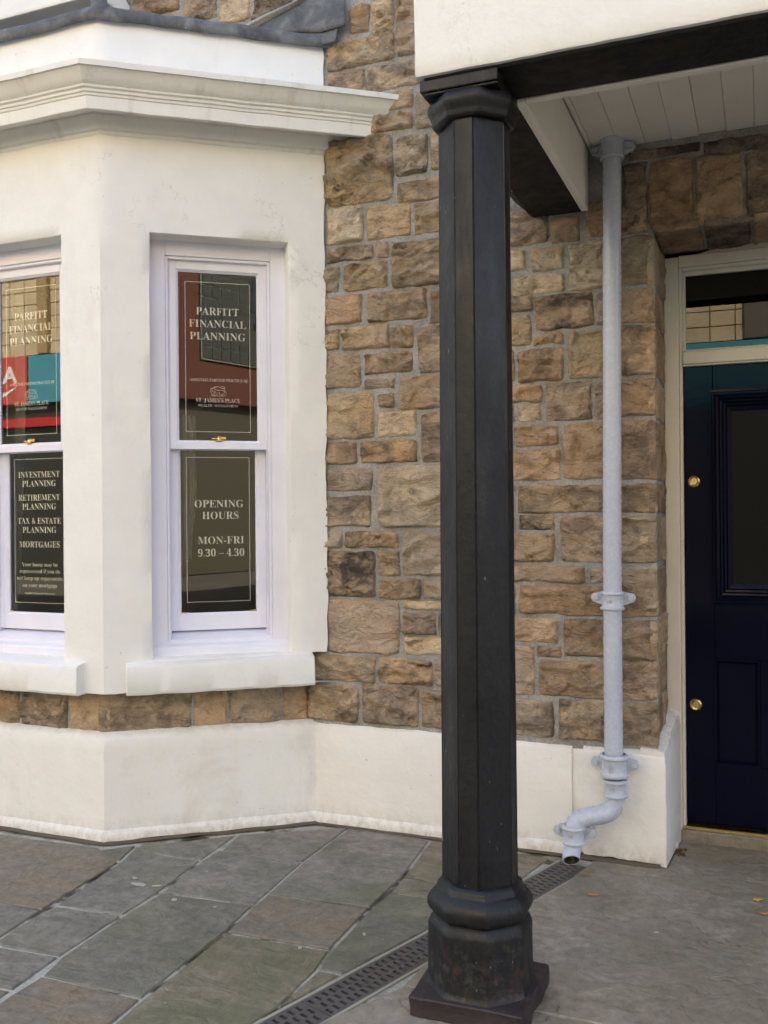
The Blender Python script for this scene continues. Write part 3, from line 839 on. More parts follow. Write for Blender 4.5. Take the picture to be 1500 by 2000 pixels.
# end block beside the doorway, its back swept up against the frame
V, Fc = [], []
nn = 7
for i in range(nn):
    f = i / (nn - 1)
    y = 3.936 + f * .37; x = -.372 + f * .03
    topz = .462 + .02 * f + (.085 * max(0, (f - .25)) ** .5 if f > .25 else 0)
    w = .02
    for j_ in range(9):
        g = j_ / 8
        z = .012 * abs(noise.noise(Vector((f * 9, 3, 1)))) + g * topz
        V.append(Vector((x + .004 * noise.noise(Vector((f * 7, g * 7, 2))) - (.006 if j_ == 8 else 0), y, z)))
    V.append(Vector((x - .03, y, topz + .010))); V.append(Vector((x - .10, y, topz + .012))); V.append(Vector((x - .10, y, 0)))
k_ = 12
for i in range(nn - 1):
    for j_ in range(k_):
        Fc.append((i * k_ + j_, (i + 1) * k_ + j_, (i + 1) * k_ + (j_ + 1) % k_, i * k_ + (j_ + 1) % k_))
Fc += [tuple(range(k_)), tuple((nn - 1) * k_ + j_ for j_ in range(k_))]
shade_auto(obj('plinth_return', V, Fc, M_PLINTH, wall), 40)
MB().box(.60, 2.1, 3.932, 4.1, 0, .47, bev=.012).build('plinth', M_PLINTH, wall)
MB().box(-6.3, -4.45, 3.937, 4.1, 0, .468, bev=.012).build('plinth', M_PLINTH, wall)

M_DIRT = m_plain('gutter_dirt', (.105, .082, .06), .95)
sweep('dirt_line', [(-.02, .001), (-.02, .012), (.016, .010), (.024, .0035), (.034, .001)], M_DIRT, bay, JP, YFP, 3.95, step=.02, wob=.006, seed=31)
V, Fc = [], []
for i in range(90):
    x_ = -1.955 + 1.56 * i / 89
    e_ = .006 * noise.noise(Vector((x_ * 21, 1, 2))) + .003 * noise.noise(Vector((x_ * 60, 4, 2)))
    V += [Vector((x_, 3.95, .012)), Vector((x_, 3.922 + e_, .008)), Vector((x_, 3.908 + e_, .001)), Vector((x_, 3.95, .0))]
for i in range(89):
    for j_ in range(3): Fc.append((i * 4 + j_, i * 4 + 4 + j_, i * 4 + 5 + j_, i * 4 + 1 + j_))
obj('dirt_line', V, Fc, M_DIRT, wall)

# ------------------------------------------------------------------ bay: stone strip, rendered faces
base_c = plan(-.05, JP, YFP, 3.99)
mb = MB()
for i in range(3):
    a, b = base_c[i], base_c[i + 1]
    mb.add([(a.x, a.y, .40), (b.x, b.y, .40), (b.x, b.y, .80), (a.x, a.y, .80)], [(0, 1, 2, 3)])
mb.build('strip_mortar', M_MORTAR, bay)
fr = [-3.70] + STRIPF[:] ; fr[-1] = base_c[2].x
FO = Vector((0, YFP + .05, 0))
for i in range(len(fr) - 1):
    stone(FO, X3, Z3, Vector((0, -1, 0)), fr[i] + .008, fr[i + 1] - (.008 if i < len(fr) - 2 else -.006), .478, .70, 'rtgt'[i % 4], 500 + i, bay, h0=.014)
CO = JP - CN * .05
cs = [-.965 + .0] + STRIPC[1:]
cs[-1] = -.02
for i in range(len(cs) - 1):
    stone(CO, CD, Z3, CN, cs[i] + (.008 if i else 0), cs[i + 1] - .008, .478, .70, 'togr'[i % 4], 510 + i, bay, h0=.014)

def facet(mb, O, U, N, s0, s1, z0, z1, hole=None, depth=.17, step=.05, amp=.0022, rag=None):
    """rendered wall face with an opening and its reveals"""
    ss = {round(s0, 4), round(s1, 4)}; zs = {round(z0, 4), round(z1, 4)}
    if hole:
        ss |= {hole[0], hole[1]}; zs |= {hole[2], hole[3]}
    def fill(vals):
        vals = sorted(vals); out = []
        for a, b in zip(vals, vals[1:]):
            n = max(1, int((b - a) / step))
            out += [a + (b - a) * i / n for i in range(n)]
        return out + [vals[-1]]
    S, Zz = fill(ss), fill(zs)
    idx = {}
    V, Fc = [], []
    def vert(i, j_):
        if (i, j_) not in idx:
            s_, z_ = S[i], Zz[j_]
            p = O + U * s_ + Vector((0, 0, z_))
            off = amp * noise.noise(p * 6)
            if 0 < i < len(S) - 1: p = p + N * off
            if rag and i == len(S) - 1: p = p + U * (rag * noise.noise(p * 13) + rag * .5 * noise.noise(p * 41))
            if j_ == 0: p.z += .004 * noise.noise(p * 31)
            if hole and 0 < i < len(S) - 1 and 0 < j_ < len(Zz) - 1: p.z += .0012 * noise.noise(p * 15); p = p + U * .0012 * noise.noise(p * 15 + Vector((4, 4, 4)))
            idx[(i, j_)] = len(V); V.append(p)
        return idx[(i, j_)]
    for i in range(len(S) - 1):
        for j_ in range(len(Zz) - 1):
            cs_, cz_ = (S[i] + S[i + 1]) / 2, (Zz[j_] + Zz[j_ + 1]) / 2
            if hole and hole[0] < cs_ < hole[1] and hole[2] < cz_ < hole[3]: continue
            Fc.append((vert(i, j_), vert(i + 1, j_), vert(i + 1, j_ + 1), vert(i, j_ + 1)))
    # reveals: rounded arris then straight back
    if hole:
        hi = [S.index(hole[0]), S.index(hole[1])]; hj = [Zz.index(hole[2]), Zz.index(hole[3])]
        loop = [vert(i, hj[0]) for i in range(hi[0], hi[1] + 1)] + [vert(hi[1], j_) for j_ in range(hj[0] + 1, hj[1] + 1)] + [vert(i, hj[1]) for i in range(hi[1] - 1, hi[0] - 1, -1)] + [vert(hi[0], j_) for j_ in range(hj[1] - 1, hj[0], -1)]
        c = O + U * ((hole[0] + hole[1]) / 2) + Vector((0, 0, (hole[2] + hole[3]) / 2))
        prev = loop
        for dep, inn in ((.006, .005), (depth, .006)):
            cur = []
            for li in loop:
                p = V[li]; q = p - c; su = q.dot(U); sz = q.z
                hw, hh = (hole[1] - hole[0]) / 2, (hole[3] - hole[2]) / 2
                ku = -math.copysign(inn, su) if abs(abs(su) - hw) < .006 else 0
                kz = -math.copysign(inn, sz) if abs(abs(sz) - hh) < .008 else 0
                cur.append(len(V)); V.append(p - N * dep + U * ku + Vector((0, 0, kz)))
            for a in range(len(loop)):
                b = (a + 1) % len(loop)
                Fc.append((prev[a], prev[b], cur[b], cur[a]))
            prev = cur
    mb.add(V, Fc)

P4 = plan(0)
ZB, ZT = .662, 3.62
mb = MB()
FOo = Vector((0, YF, 0))
facet(mb, FOo, X3, Vector((0, -1, 0)), P4[1].x, P4[2].x, ZB, ZT, (-3.513, -2.888, .77, 2.698))
sC = (P4[2] - J).dot(CD)
facet(mb, J, CD, CN, sC, .005, ZB + .14, ZT, (-.79, -.163, .802, 2.698), rag=.008)
facet(mb, J, CD, CN, sC, -.07, ZB, ZB + .14)
Lo = Vector((2 * BXC - J.x, J.y, 0)); LU = Vector((-CD.x, CD.y, 0)); LN = Vector((-CN.x, CN.y, 0))
facet(mb, Lo, LU, LN, sC, .03, ZB, ZT)
# edge thickness of the render coat where it stops against the stone
a = J + CD * .005
mb.add([(a.x, a.y, ZB + .14), (a.x, a.y, ZT), (a.x - CN.x * .05, a.y - CN.y * .05, ZT), (a.x - CN.x * .05, a.y - CN.y * .05, ZB + .14)], [(0, 1, 2, 3)])
for i in range(3):
    a, b = P4[i], P4[i + 1]
    q0, q1 = plan(-.09)[i], plan(-.09)[i + 1]
    mb.add([(a.x, a.y, ZB), (b.x, b.y, ZB), (q1.x, q1.y, ZB), (q0.x, q0.y, ZB)], [(0, 1, 2, 3)])
rw = mb.build('rendered_face', M_RENDER, bay)
bm = bmesh.new(); bm.from_mesh(rw.data)
bmesh.ops.remove_doubles(bm, verts=bm.verts, dist=.0008)
bmesh.ops.recalc_face_normals(bm, faces=bm.faces)
for f in bm.faces: f.smooth = True
for e in bm.edges:
    if len(e.link_faces) != 2 or e.calc_face_angle(3.2) > math.radians(50): e.smooth = False
bm.to_mesh(rw.data); bm.free()
if sum(p.normal.y for p in rw.data.polygons if abs(p.normal.z) < .2) > 0:
    rw.data.flip_normals()

# sills of the two windows
def sill(T, s0, s1, name='stone_sill'):
    n = 26
    prof = [(.17, .655), (-.045, .657), (-.052, .668), (-.052, .775), (-.046, .786), (-.035, .79), (.095, .812), (.17, .812)]
    k_ = len(prof); V, Fc = [], []
    for i in range(n + 1):
        s_ = s0 + (s1 - s0) * i / n
        if i in (1, n - 1): s_ = s0 + .004 if i == 1 else s1 - .004
        for j_, (d, z_) in enumerate(prof):
            p = T(s_, d + (.004 if i in (0, n) and d < 0 else 0), z_)
            p = p + Vector((noise.noise(p * 15), noise.noise(p * 15 + Vector((3, 3, 3))), 1.3 * noise.noise(p * 13))) * .0022
            V.append(p)
    for i in range(n):
        for j_ in range(k_):
            Fc.append((i * k_ + j_, (i + 1) * k_ + j_, (i + 1) * k_ + (j_ + 1) % k_, i * k_ + (j_ + 1) % k_))
    Fc += [tuple(range(k_)), tuple(n * k_ + j_ for j_ in range(k_))]
    return shade_auto(obj(name, V, Fc, M_SILL, bay), 32)
TF = lambda s_, d, z_: Vector((BXC + s_, YF + d, z_))           # local frame of the front window
SC = -.4765
TC = lambda s_, d, z_: J + CD * (SC + s_) - CN * d + Vector((0, 0, z_))
sill(TF, -.42, .42); sill(TC, -.425, .41)

# ------------------------------------------------------------------ serif lettering
def serif(s_):
    o = ''
    for c in s_:
        if 'A' <= c <= 'Z': o += chr(0x1D400 + ord(c) - 65)
        elif 'a' <= c <= 'z': o += chr(0x1D41A + ord(c) - 97)
        elif '0' <= c <= '9': o += chr(0x1D7CE + ord(c) - 48)
        else: o += c
    return o
TXT = {}
def text_mesh(s_, use_serif=True, off=-.012):
    key = (s_, use_serif)
    if key not in TXT:
        cu = bpy.data.curves.new('lettering', 'FONT')
        cu.body = serif(s_) if use_serif else s_
        cu.size = 1; cu.offset = off + .008; cu.resolution_u = 3
        o = bpy.data.objects.new('lettering', cu)
        COL.objects.link(o)
        dg = bpy.context.evaluated_depsgraph_get()
        me = o.evaluated_get(dg).to_mesh()
        V = [v.co.copy() for v in me.vertices]; Fc = [tuple(p.vertices) for p in me.polygons]
        bpy.data.objects.remove(o)
        x0 = min(v.x for v in V); x1 = max(v.x for v in V); y0 = min(v.y for v in V); y1 = max(v.y for v in V)
        TXT[key] = ([Vector(((v.x - (x0 + x1) / 2) / (x1 - x0), v.y, 0)) for v in V], Fc, .715)
    return TXT[key]
def put_text(mb, s_, T, cx, zmid, width, cap, d, use_serif=True, off=-.012):
    V, Fc, ch = text_mesh(s_, use_serif, off)
    mb.add([T(cx + v.x * width, d, zmid + (v.y / ch - .5) * cap) for v in V], Fc)

def rule_frame(mb, T, s0, s1, z0, z1, d, w=.0028):
    for a in ((s0, s1, z0, z0 + w), (s0, s1, z1 - w, z1), (s0, s0 + w, z0 + w, z1 - w), (s1 - w, s1, z0 + w, z1 - w)):
        mb.add([T(a[0], d, a[2]), T(a[1], d, a[2]), T(a[1], d, a[3]), T(a[0], d, a[3])], [(0, 1, 2, 3)])

def strokes(mb, T, cx, cz, w, h, d, lines, lw=.0016):
    for ln in lines:
        P_ = [(cx + (x_ - .5) * w, cz + (z_ - .5) * h) for x_, z_ in ln]
        for (xa, za), (xb, zb_) in zip(P_, P_[1:]):
            dx, dz = xb - xa, zb_ - za
            L_ = math.hypot(dx, dz) or 1
            nx, nz = -dz / L_ * lw / 2, dx / L_ * lw / 2
            mb.add([T(xa + nx, d, za + nz), T(xa - nx, d, za - nz), T(xb - nx, d, zb_ - nz), T(xb + nx, d, zb_ + nz)], [(0, 1, 2, 3)])
LION = [[(.02, .42), (.0, .6), (.06, .78), (.14, .86), (.1, .7), (.16, .6)], [(.12, .84), (.3, .72), (.42, .62), (.55, .58), (.62, .66), (.72, .6), (.84, .66)],
        [(.18, .88), (.34, .98), (.56, .96), (.66, .88)], [(.64, .88), (.7, 1.0), (.82, .98), (.9, .88), (.86, .72), (.95, .64)], [(.22, .8), (.28, .9), (.4, .86)], [(.62, .9), (.7, .8), (.8, .82), (.86, .74)],
        [(.1, .56), (.06, .4), (.12, .26), (.1, .08), (.2, .04), (.18, .2), (.26, .36), (.38, .42)], [(.3, .36), (.3, .16), (.26, .04), (.42, .04), (.4, .2), (.46, .36), (.6, .4)],
        [(.56, .38), (.6, .18), (.56, .04), (.7, .04), (.7, .2), (.78, .36)], [(.8, .6), (.92, .5), (1.0, .34), (.98, .16), (.86, .04), (.76, .08), (.76, .2), (.86, .26), (.88, .42)],
        [(.12, .6), (.2, .5), (.34, .46)], [(.2, .04), (.84, .04)]]

# ------------------------------------------------------------------ sash windows (parts of the bay)
def sash_window(T, lower):
    w = .3135
    mb = MB()
    # box frame face: two jambs, head; moulded bead inside
    D0 = .10
    def B(s0, s1, d0, d1, z0, z1, bev=.0025): mb.box(s0, s1, d0, d1, z0, z1, T, bev)
    B(-w - .004, -.2405, D0, .20, .80, 2.703)
    B(.2405, w + .004, D0, .20, .80, 2.703)
    B(-.2405, .2405, D0, .20, 2.6279, 2.703)
    # stop bead
    B(-.2400, -.2270, D0 + .007, .19, .87, 2.6277); B(.2270, .2400, D0 + .007, .19, .87, 2.6277); B(-.2270, .2270, D0 + .007, .19, 2.614, 2.6275)
    # parting slips and lower jamb linings
    B(-.2268, -.2215, D0 + .022, .20, .88, 2.6138); B(.2215, .2268, D0 + .022, .20, .88, 2.6138)
    fo = mb.build('window_frame', M_LILAC, bay); fix(fo)
    # timber sill: two steps, sloping
    mb = MB()
    mb.prism([(.062, .806), (.062, .838), (.068, .846), (.110, .856), (.111, .872), (.22, .905), (.22, .806)], -w + .004, w - .004, lambda x_, y_, z_: T(y_, x_, z_))
    so = mb.build('timber_sill', M_LILAC, fo); fix(so)
    def sash(z0, z1, gs0, gs1, gz0, gz1, d, name, hw):
        mb = MB()
        mb.box(-hw, gs0 - .010, d, d + .04, z0, z1, T, .002); mb.box(gs1 + .010, hw, d, d + .04, z0, z1, T, .002)
        mb.box(gs0 - .0102, gs1 + .0102, d + .0005, d + .0395, gz1 + .010, z1, T, .001); mb.box(gs0 - .0102, gs1 + .0102, d + .0005, d + .0395, z0, gz0 - .010, T, .001)
        # glazing mould: chamfer down to the glass
        for a0, a1, b0, b1, side in ((gs0 - .010, gs0, gz0 - .01, gz1 + .01, 'l'), (gs1, gs1 + .010, gz0 - .01, gz1 + .01, 'r'), (gs0 - .01, gs1 + .01, gz1, gz1 + .010, 't'), (gs0 - .01, gs1 + .01, gz0 - .010, gz0, 'b')):
            if side == 'l': V = [(a0, d + .002, b0), (a1, d + .012, gz0), (a1, d + .012, gz1), (a0, d + .002, b1)]
            elif side == 'r': V = [(a1, d + .002, b0), (a0, d + .012, gz0), (a0, d + .012, gz1), (a1, d + .002, b1)]
            elif side == 't': V = [(a0, d + .002, b1), (gs0, d + .012, b0), (gs1, d + .012, b0), (a1, d + .002, b1)]
            else: V = [(a0, d + .002, b0), (gs0, d + .012, b1), (gs1, d + .012, b1), (a1, d + .002, b0)]
            mb.add([T(*v) for v in V] , [(0, 1, 2, 3)])
            Vb = [T(v[0], d + .024 if abs(v[1] - d - .012) < .001 else v[1] + .02, v[2]) for v in V]
            mb.add([T(*V[1]), T(*V[2]), Vb[2], Vb[1]], [(0, 1, 2, 3)])
        so_ = mb.build(name, M_LILAC, fo)
        g = MB().add([T(gs0 - .004, d + .018, gz0 - .004), T(gs1 + .004, d + .018, gz0 - .004), T(gs1 + .004, d + .018, gz1 + .004), T(gs0 - .004, d + .018, gz1 + .004)], [(0, 1, 2, 3)])
        go = g.build('glass_pane', M_GLASS, fo)
        return so_
    sash(1.747, 2.621, -.1805, .1805, 1.788, 2.566, .127, 'upper_sash', .2265)
    sash(.905, 1.785, -.174, .174, .985, 1.745, .172, 'lower_sash', .2212)
    du, dl = .127 + .0205, .172 + .0205
    # lettering on the inner face of the panes
    mb = MB()
    cx = 0.0
    rule_frame(mb, T, -.150, .150, 1.828, 2.526, du)
    put_text(mb, 'PARFITT', T, cx, 2.392, .198, .036, du)
    put_text(mb, 'FINANCIAL', T, cx, 2.334, .264, .036, du)
    put_text(mb, 'PLANNING', T, cx, 2.276, .257, .036, du)
    put_text(mb, 'ASSOCIATE PARTNER PRACTICE OF', T, cx + .004, 2.071, .27, .0145, du)
    put_text(mb, "ST. JAMES'S PLACE", T, cx, 1.977, .204, .020, du)
    put_text(mb, 'WEALTH  MANAGEMENT', T, cx, 1.952, .188, .0125, du)
    strokes(mb, T, cx, 2.0185, .075, .047, du, LION)
    mb.build('upper_lettering', M_VINYL, fo)
    mb = MB()
    if lower == 'hours':
        rule_frame(mb, T, -.148, .148, 1.033, 1.714, dl)
        put_text(mb, 'OPENING', T, .004, 1.496, .228, .036, dl); put_text(mb, 'HOURS', T, .010, 1.441, .170, .036, dl)
        put_text(mb, 'MON-FRI', T, .012, 1.324, .216, .036, dl); put_text(mb, '9.30 – 4.30', T, .012, 1.265, .216, .036, dl)
    else:
        rule_frame(mb, T, -.150, .150, 1.028, 1.718, dl)
        for s_, z_, w_ in (('INVESTMENT', 1.643, .25), ('PLANNING', 1.600, .203), ('RETIREMENT', 1.533, .25), ('PLANNING', 1.490, .203), ('TAX & ESTATE', 1.422, .261), ('PLANNING', 1.379, .203), ('MORTGAGES', 1.309, .245)):
            put_text(mb, s_, T, 0, z_, w_, .030, dl)
        for s_, z_, w_ in (('Your home may be', 1.213, .216), ('repossessed if you do', 1.181, .244), ('not keep up repayments', 1.148, .278), ('on your mortgage', 1.114, .210)):
            put_text(mb, s_, T, 0, z_, w_, .0205, dl, off=-.016)
        put_text(mb, 'Parfitt Financial Planning', T, 0, 1.075, .18, .009, dl)
    mb.build('lower_lettering', M_VINYL, fo)
    # brass fastener on the meeting rail and two sash lifts
    mb = MB()
    mb.box(-.016, .016, .120, .150, 1.7855, 1.790, T, .001)
    mb.lathe([(.0095, 1.789), (.011, 1.795), (.008, 1.803), (.010, 1.808), (.0, 1.812)], 0, 0, 12, lambda x_, y_, z_: T(x_, .134 + y_, z_), cap=False)
    mb.box(-.034, -.008, .131, .138, 1.794, 1.800, T, .001); mb.box(.008, .032, .129, .139, 1.793, 1.806, T, .002)
    shade_auto(mb.build('sash_fastener', M_BRASS, fo), 40)
    for sx in (-.160, .163):
        MB().box(sx - .013, sx + .013, .180, .188, .985, .991, T, .0015).build('sash_lift', M_BRASS, fo)
    return fo
sash_window(TF, 'services')
sash_window(TC, 'hours')

# room behind the glass
room = MB()
a, b = -4.4, -1.96
room.add([(a, 3.6, .55), (b, 3.97, .55), (b, 6.9, .55), (a, 6.9, .55)], [(0, 1, 2, 3)])
MB().add([(-4.4, 3.56, .56), (-2.7, 3.56, .56), (-1.97, 4.0, .56), (-1.97, 8.9, .56), (-4.4, 8.9, .56)], [(0, 1, 2, 3, 4)]).build('room_floor', M_CARPET)['kind'] = 'structure'
MB().box(-4.42, -4.40, 3.98, 8.9, .5, 3.5).box(-1.96, -1.935, 4.21, 8.9, .5, 3.5).box(-4.4, -1.96, 8.88, 8.9, .5, 3.5).build('room_walls', M_ROOM)['kind'] = 'structure'
MB().add([(-4.4, 3.5, 3.3), (-2.7, 3.5, 3.3), (-1.97, 3.98, 3.3), (-1.97, 8.9, 3.3), (-4.4, 8.9, 3.3)], [(0, 4, 3, 2, 1)]).build('room_ceiling', M_ROOM)['kind'] = 'structure'
def curtain(T, s0, s1, z0, z1, d, label, lean=.0):
    V, Fc = [], []
    nx, nz = 26, 10
    for j_ in range(nz + 1):
        g = j_ / nz
        for i in range(nx + 1):
            f = i / nx
            pinch = 1 - .35 * max(0, 1 - g * 2.2)
            s_ = s0 + (s1 - s0) * f * pinch + lean * (1 - g)
            V.append(T(s_, d + .018 * math.sin(f * 16 + g), z0 + (z1 - z0) * g))
    for j_ in range(nz):
        for i in range(nx):
            q = j_ * (nx + 1) + i
            Fc.append((q, q + 1, q + nx + 2, q + nx + 1))
    o = obj('curtain', V, Fc, M_CURTAIN, smooth=True)
    me = o.data
    c = sum((v.co for v in me.vertices), Vector()) / len(me.vertices)
    for v in me.vertices: v.co -= c
    o.location = c
    return tag(o, label, 'curtain')
curtain(TC, -.165, -.085, 1.22, 1.93, .42, 'narrow pale strip behind the opening hours pane, standing in for a reflected column')  # cloth strip added in the room to imitate a pale column mirrored in the glass
curtain(TF, -.34, -.175, 1.06, 3.0, .30, 'pale curtain edge hanging behind the services pane at the left', .02)

# ------------------------------------------------------------------ cornice, parapet, lead
cprof = [(-.02, 3.105), (.003, 3.112), (.006, 3.126), (.018, 3.132), (.024, 3.146), (.045, 3.168), (.056, 3.176), (.060, 3.184), (.118, 3.186), (.120, 3.160), (.143, 3.159), (.1445, 3.1615),
         (.1455, 3.212), (.150, 3.215), (.152, 3.224), (.158, 3.228), (.160, 3.238), (.168, 3.244), (.170, 3.252), (.180, 3.260), (.194, 3.280), (.208, 3.304), (.213, 3.309), (.220, 3.310), (.2215, 3.333), (-.02, 3.345)]
sweep('cornice', cprof, M_CORNICE, bay, yend=3.97, step=.05, wob=.0025, sharp=24, seed=1)
lprof = [(-.03, 3.640), (.012, 3.606), (.026, 3.603), (.033, 3.612), (.035, 3.630), (.031, 3.650), (.020, 3.662), (.0, 3.668), (-.05, 3.672)]
sweep('lead_capping', lprof, M_LEAD, bay, yend=3.965, step=.045, wob=.007, sharp=60, seed=8)
rp = plan(-.03)
MB().add([(p.x, p.y, 3.655) for p in rp] + [(p.x, p.y, 3.60) for p in rp], [(0, 1, 2, 3), (4, 5, 6, 7)] + [(i, i + 1, i + 5, i + 4) for i in range(3)]).build('flat_roof', M_LEAD, bay)
# upstand of dressed lead at the corner
cx_, cy_ = plan(.0)[2].x, plan(.0)[2].y
V, Fc = [], []
n1, n2 = 7, 8
for j_ in range(n2 + 1):
    g = j_ / n2
    for i in range(n1 + 1):
        a = math.pi * (i / n1)
        rad_ = .050 * (1 - .35 * g) + .006 * noise.noise(Vector((i, j_, 3)))
        V.append(Vector((cx_ + .0 + rad_ * math.cos(a) * 1.0, cy_ + .01 - rad_ * math.sin(a) * .8, 3.625 + g * .12)))
for j_ in range(n2):
    for i in range(n1):
        q = j_ * (n1 + 1) + i
        Fc.append((q, q + 1, q + n1 + 2, q + n1 + 1))
obj('lead_corner', V, Fc, M_LEAD, bay, smooth=True)
# flashing dressed flat on the wall
def flash(poly_top, poly_bot, y, name, curl):
    V, Fc = [], []
    n, mrows = 22, 6
    def at(pl, f):
        f *= len(pl) - 1; i = min(int(f), len(pl) - 2); q = f - i
        return (pl[i][0] * (1 - q) + pl[i + 1][0] * q, pl[i][1] * (1 - q) + pl[i + 1][1] * q)
    for i in range(n + 1):
        f = i / n
        t_, b_ = at(poly_top, f), at(poly_bot, f)
        for j_ in range(mrows + 1):
            g = j_ / mrows
            x_ = t_[0] * (1 - g) + b_[0] * g; z_ = t_[1] * (1 - g) + b_[1] * g
            V.append(Vector((x_, y - .006 * math.sin(g * 3) - curl * g * g * .5 + .005 * noise.noise(Vector((x_ * 7, z_ * 7, 2))), z_)))
    W_ = mrows + 1
    for i in range(n):
        for j_ in range(mrows):
            Fc.append((i * W_ + j_, (i + 1) * W_ + j_, (i + 1) * W_ + j_ + 1, i * W_ + j_ + 1))
    o = obj(name, V, Fc, M_LEAD, bay, smooth=True)
    md = o.modifiers.new('thickness', 'SOLIDIFY'); md.thickness = .004
    return o
flash([(-2.29, 3.745), (-2.05, 3.815), (-1.92, 3.845), (-1.755, 3.810)], [(-2.29, 3.735), (-2.05, 3.70), (-1.88, 3.665), (-1.752, 3.672)], YW - .035, 'lead_flashing', .03)
flash([(-2.05, 3.70), (-1.95, 3.70), (-1.86, 3.672), (-1.785, 3.69)], [(-2.05, 3.66), (-1.93, 3.615), (-1.87, 3.605), (-1.80, 3.612)], YW - .04, 'lead_lap', .012)
V, Fc = [], []
for i in range(13):
    f = i / 12
    x_ = -2.42 + f * .46; z_ = 3.738 + f * .108
    for y_, dz in ((YW + .01, .045), (YW - .03, .028), (YW - .055, -.004), (YW + .01, -.03)):
        p = Vector((x_, y_, z_ + dz * (.5 + .5 * math.sin(f * 3.1)))); V.append(p + Vector((0, .006, .006)) * noise.noise(p * 30))
for i in range(12):
    for j_ in range(3): Fc.append((i * 4 + j_, i * 4 + 4 + j_, i * 4 + 5 + j_, i * 4 + 1 + j_))
obj('mortar_fillet', V, Fc, M_MORTAR, bay, smooth=True)
# window sill of the floor above
us = MB().box(-4.2, -2.98, 3.70, 3.99, 3.976, 4.14, bev=.012, seg=2).build('upper_window_sill', M_SILL, wall)

# ------------------------------------------------------------------ porch canopy
canopy = empty('porch_canopy', (.1, 2.7, 2.7), 'white rendered porch canopy on black beams with cream boarded ceiling over the front door', 'porch canopy')
def rough_box(x0, x1, y0, y1, z0, z1, name, mat, step=.05, amp=.004):
    """front face and underside with a wandering lower edge"""
    n = int((x1 - x0) / step); k_ = int((z1 - z0) / step)
    V, Fc = [], []
    prof = [(y1, z0)] + [(y0 + .014, z0), (y0 + .004, z0 + .003), (y0, z0 + .012)] + [(y0, z0 + .012 + (z1 - z0 - .012) * q / k_) for q in range(1, k_ + 1)] + [(y1, z1)]
    L_ = len(prof)
    for i in range(n + 1):
        x_ = x0 + (x1 - x0) * i / n
        for j_, (y_, z_) in enumerate(prof):
            p = Vector((x_, y_, z_))
            if 0 < j_ < L_ - 1:
                p.y += amp * .5 * noise.noise(p * 7)
                if j_ <= 3: p.z += amp * (noise.noise(Vector((x_ * 11, 1, 1))) + .5 * noise.noise(Vector((x_ * 37, 1, 1))))
                if i == 0: p.x += amp * noise.noise(p * 9)
            V.append(p)
    for i in range(n):
        for j_ in range(L_): Fc.append((i * L_ + j_, (i + 1) * L_ + j_, (i + 1) * L_ + (j_ + 1) % L_, i * L_ + (j_ + 1) % L_))
    Fc += [tuple(range(L_)), tuple(n * L_ + j_ for j_ in range(L_))]
    return shade_auto(obj(name, V, Fc, mat, canopy), 40)
rough_box(-.925, 1.2, 2.555, 2.60, 2.708, 3.72, 'fascia', M_FASCIA)
MB().box(-.925, -.906, 2.601, 3.94, 2.80, 3.72, bev=.006).build('side_fascia', M_FASCIA, canopy)
MB().box(-.925, 1.2, 2.555, 3.95, 3.721, 3.78, bev=.008).build('canopy_roof', M_LEAD, canopy)
MB().box(-.905, 1.2, 2.568, 2.800, 2.700, 2.96, bev=.006).build('beam', M_TIMBER, canopy)
MB().box(-.900, -.693, 2.801, 3.945, 2.698, 2.96, bev=.004).prism([(-.985, 2.785), (-.9005, 2.699), (-.9005, 2.96), (-.99, 2.96)], 3.6, 3.945).build('side_beam', M_TIMBER, canopy)
MB().box(-.692, -.662, 2.803, 3.93, 2.694, 2.945, bev=.003).build('beam_lining', M_CEIL, canopy)
MB().box(-.660, 1.2, 2.801, 2.832, 2.696, 2.945, bev=.003).build('beam_lining', M_CEIL, canopy)
bx = [plane_x for plane_x in [-.640 + .1035 * k_ for k_ in range(18)]]
b0 = -.661
for k_, x_ in enumerate(bx):
    MB().box(b0 + .0006, x_ - .0006, 2.833, 3.955 - .012 * abs(noise.noise(Vector((k_ * 2.3, 0, 0)))), 2.948 + .0015 * math.sin(k_ * 2.7), 2.963, bev=.002).build('ceiling_board', M_CEIL, canopy)
    b0 = x_
MB().box(-.69, 1.2, 2.80, 3.96, 2.9645, 2.985).build('ceiling_deck', M_CEIL, canopy)

# ------------------------------------------------------------------ iron column
CX, CY = -.790, 2.690
column = empty('iron_column', (CX, CY, 0), 'black octagonal cast iron column with rusty base holding up the porch', 'column')
O8 = [math.radians(22.5 + 45 * k_) for k_ in range(8)]
def oct_(prof, angs=O8, sub=1):
    mb = MB(); mb.lathe([(r_ / math.cos(math.radians(22.5)), z_) for r_, z_ in prof], CX, CY, 8, angs=angs); return mb
def soften(o, off=.004, seg=2, ang=20):
    bm = bmesh.new(); bm.from_mesh(o.data)
    bmesh.ops.recalc_face_normals(bm, faces=bm.faces)
    ed = [e for e in bm.edges if len(e.link_faces) == 2 and e.calc_face_angle(0) > math.radians(ang)]
    bmesh.ops.bevel(bm, geom=ed, offset=off, segments=seg, profile=.5, affect='EDGES', clamp_overlap=True)
    bm.to_mesh(o.data); bm.free()
    return shade_auto(o, 30)
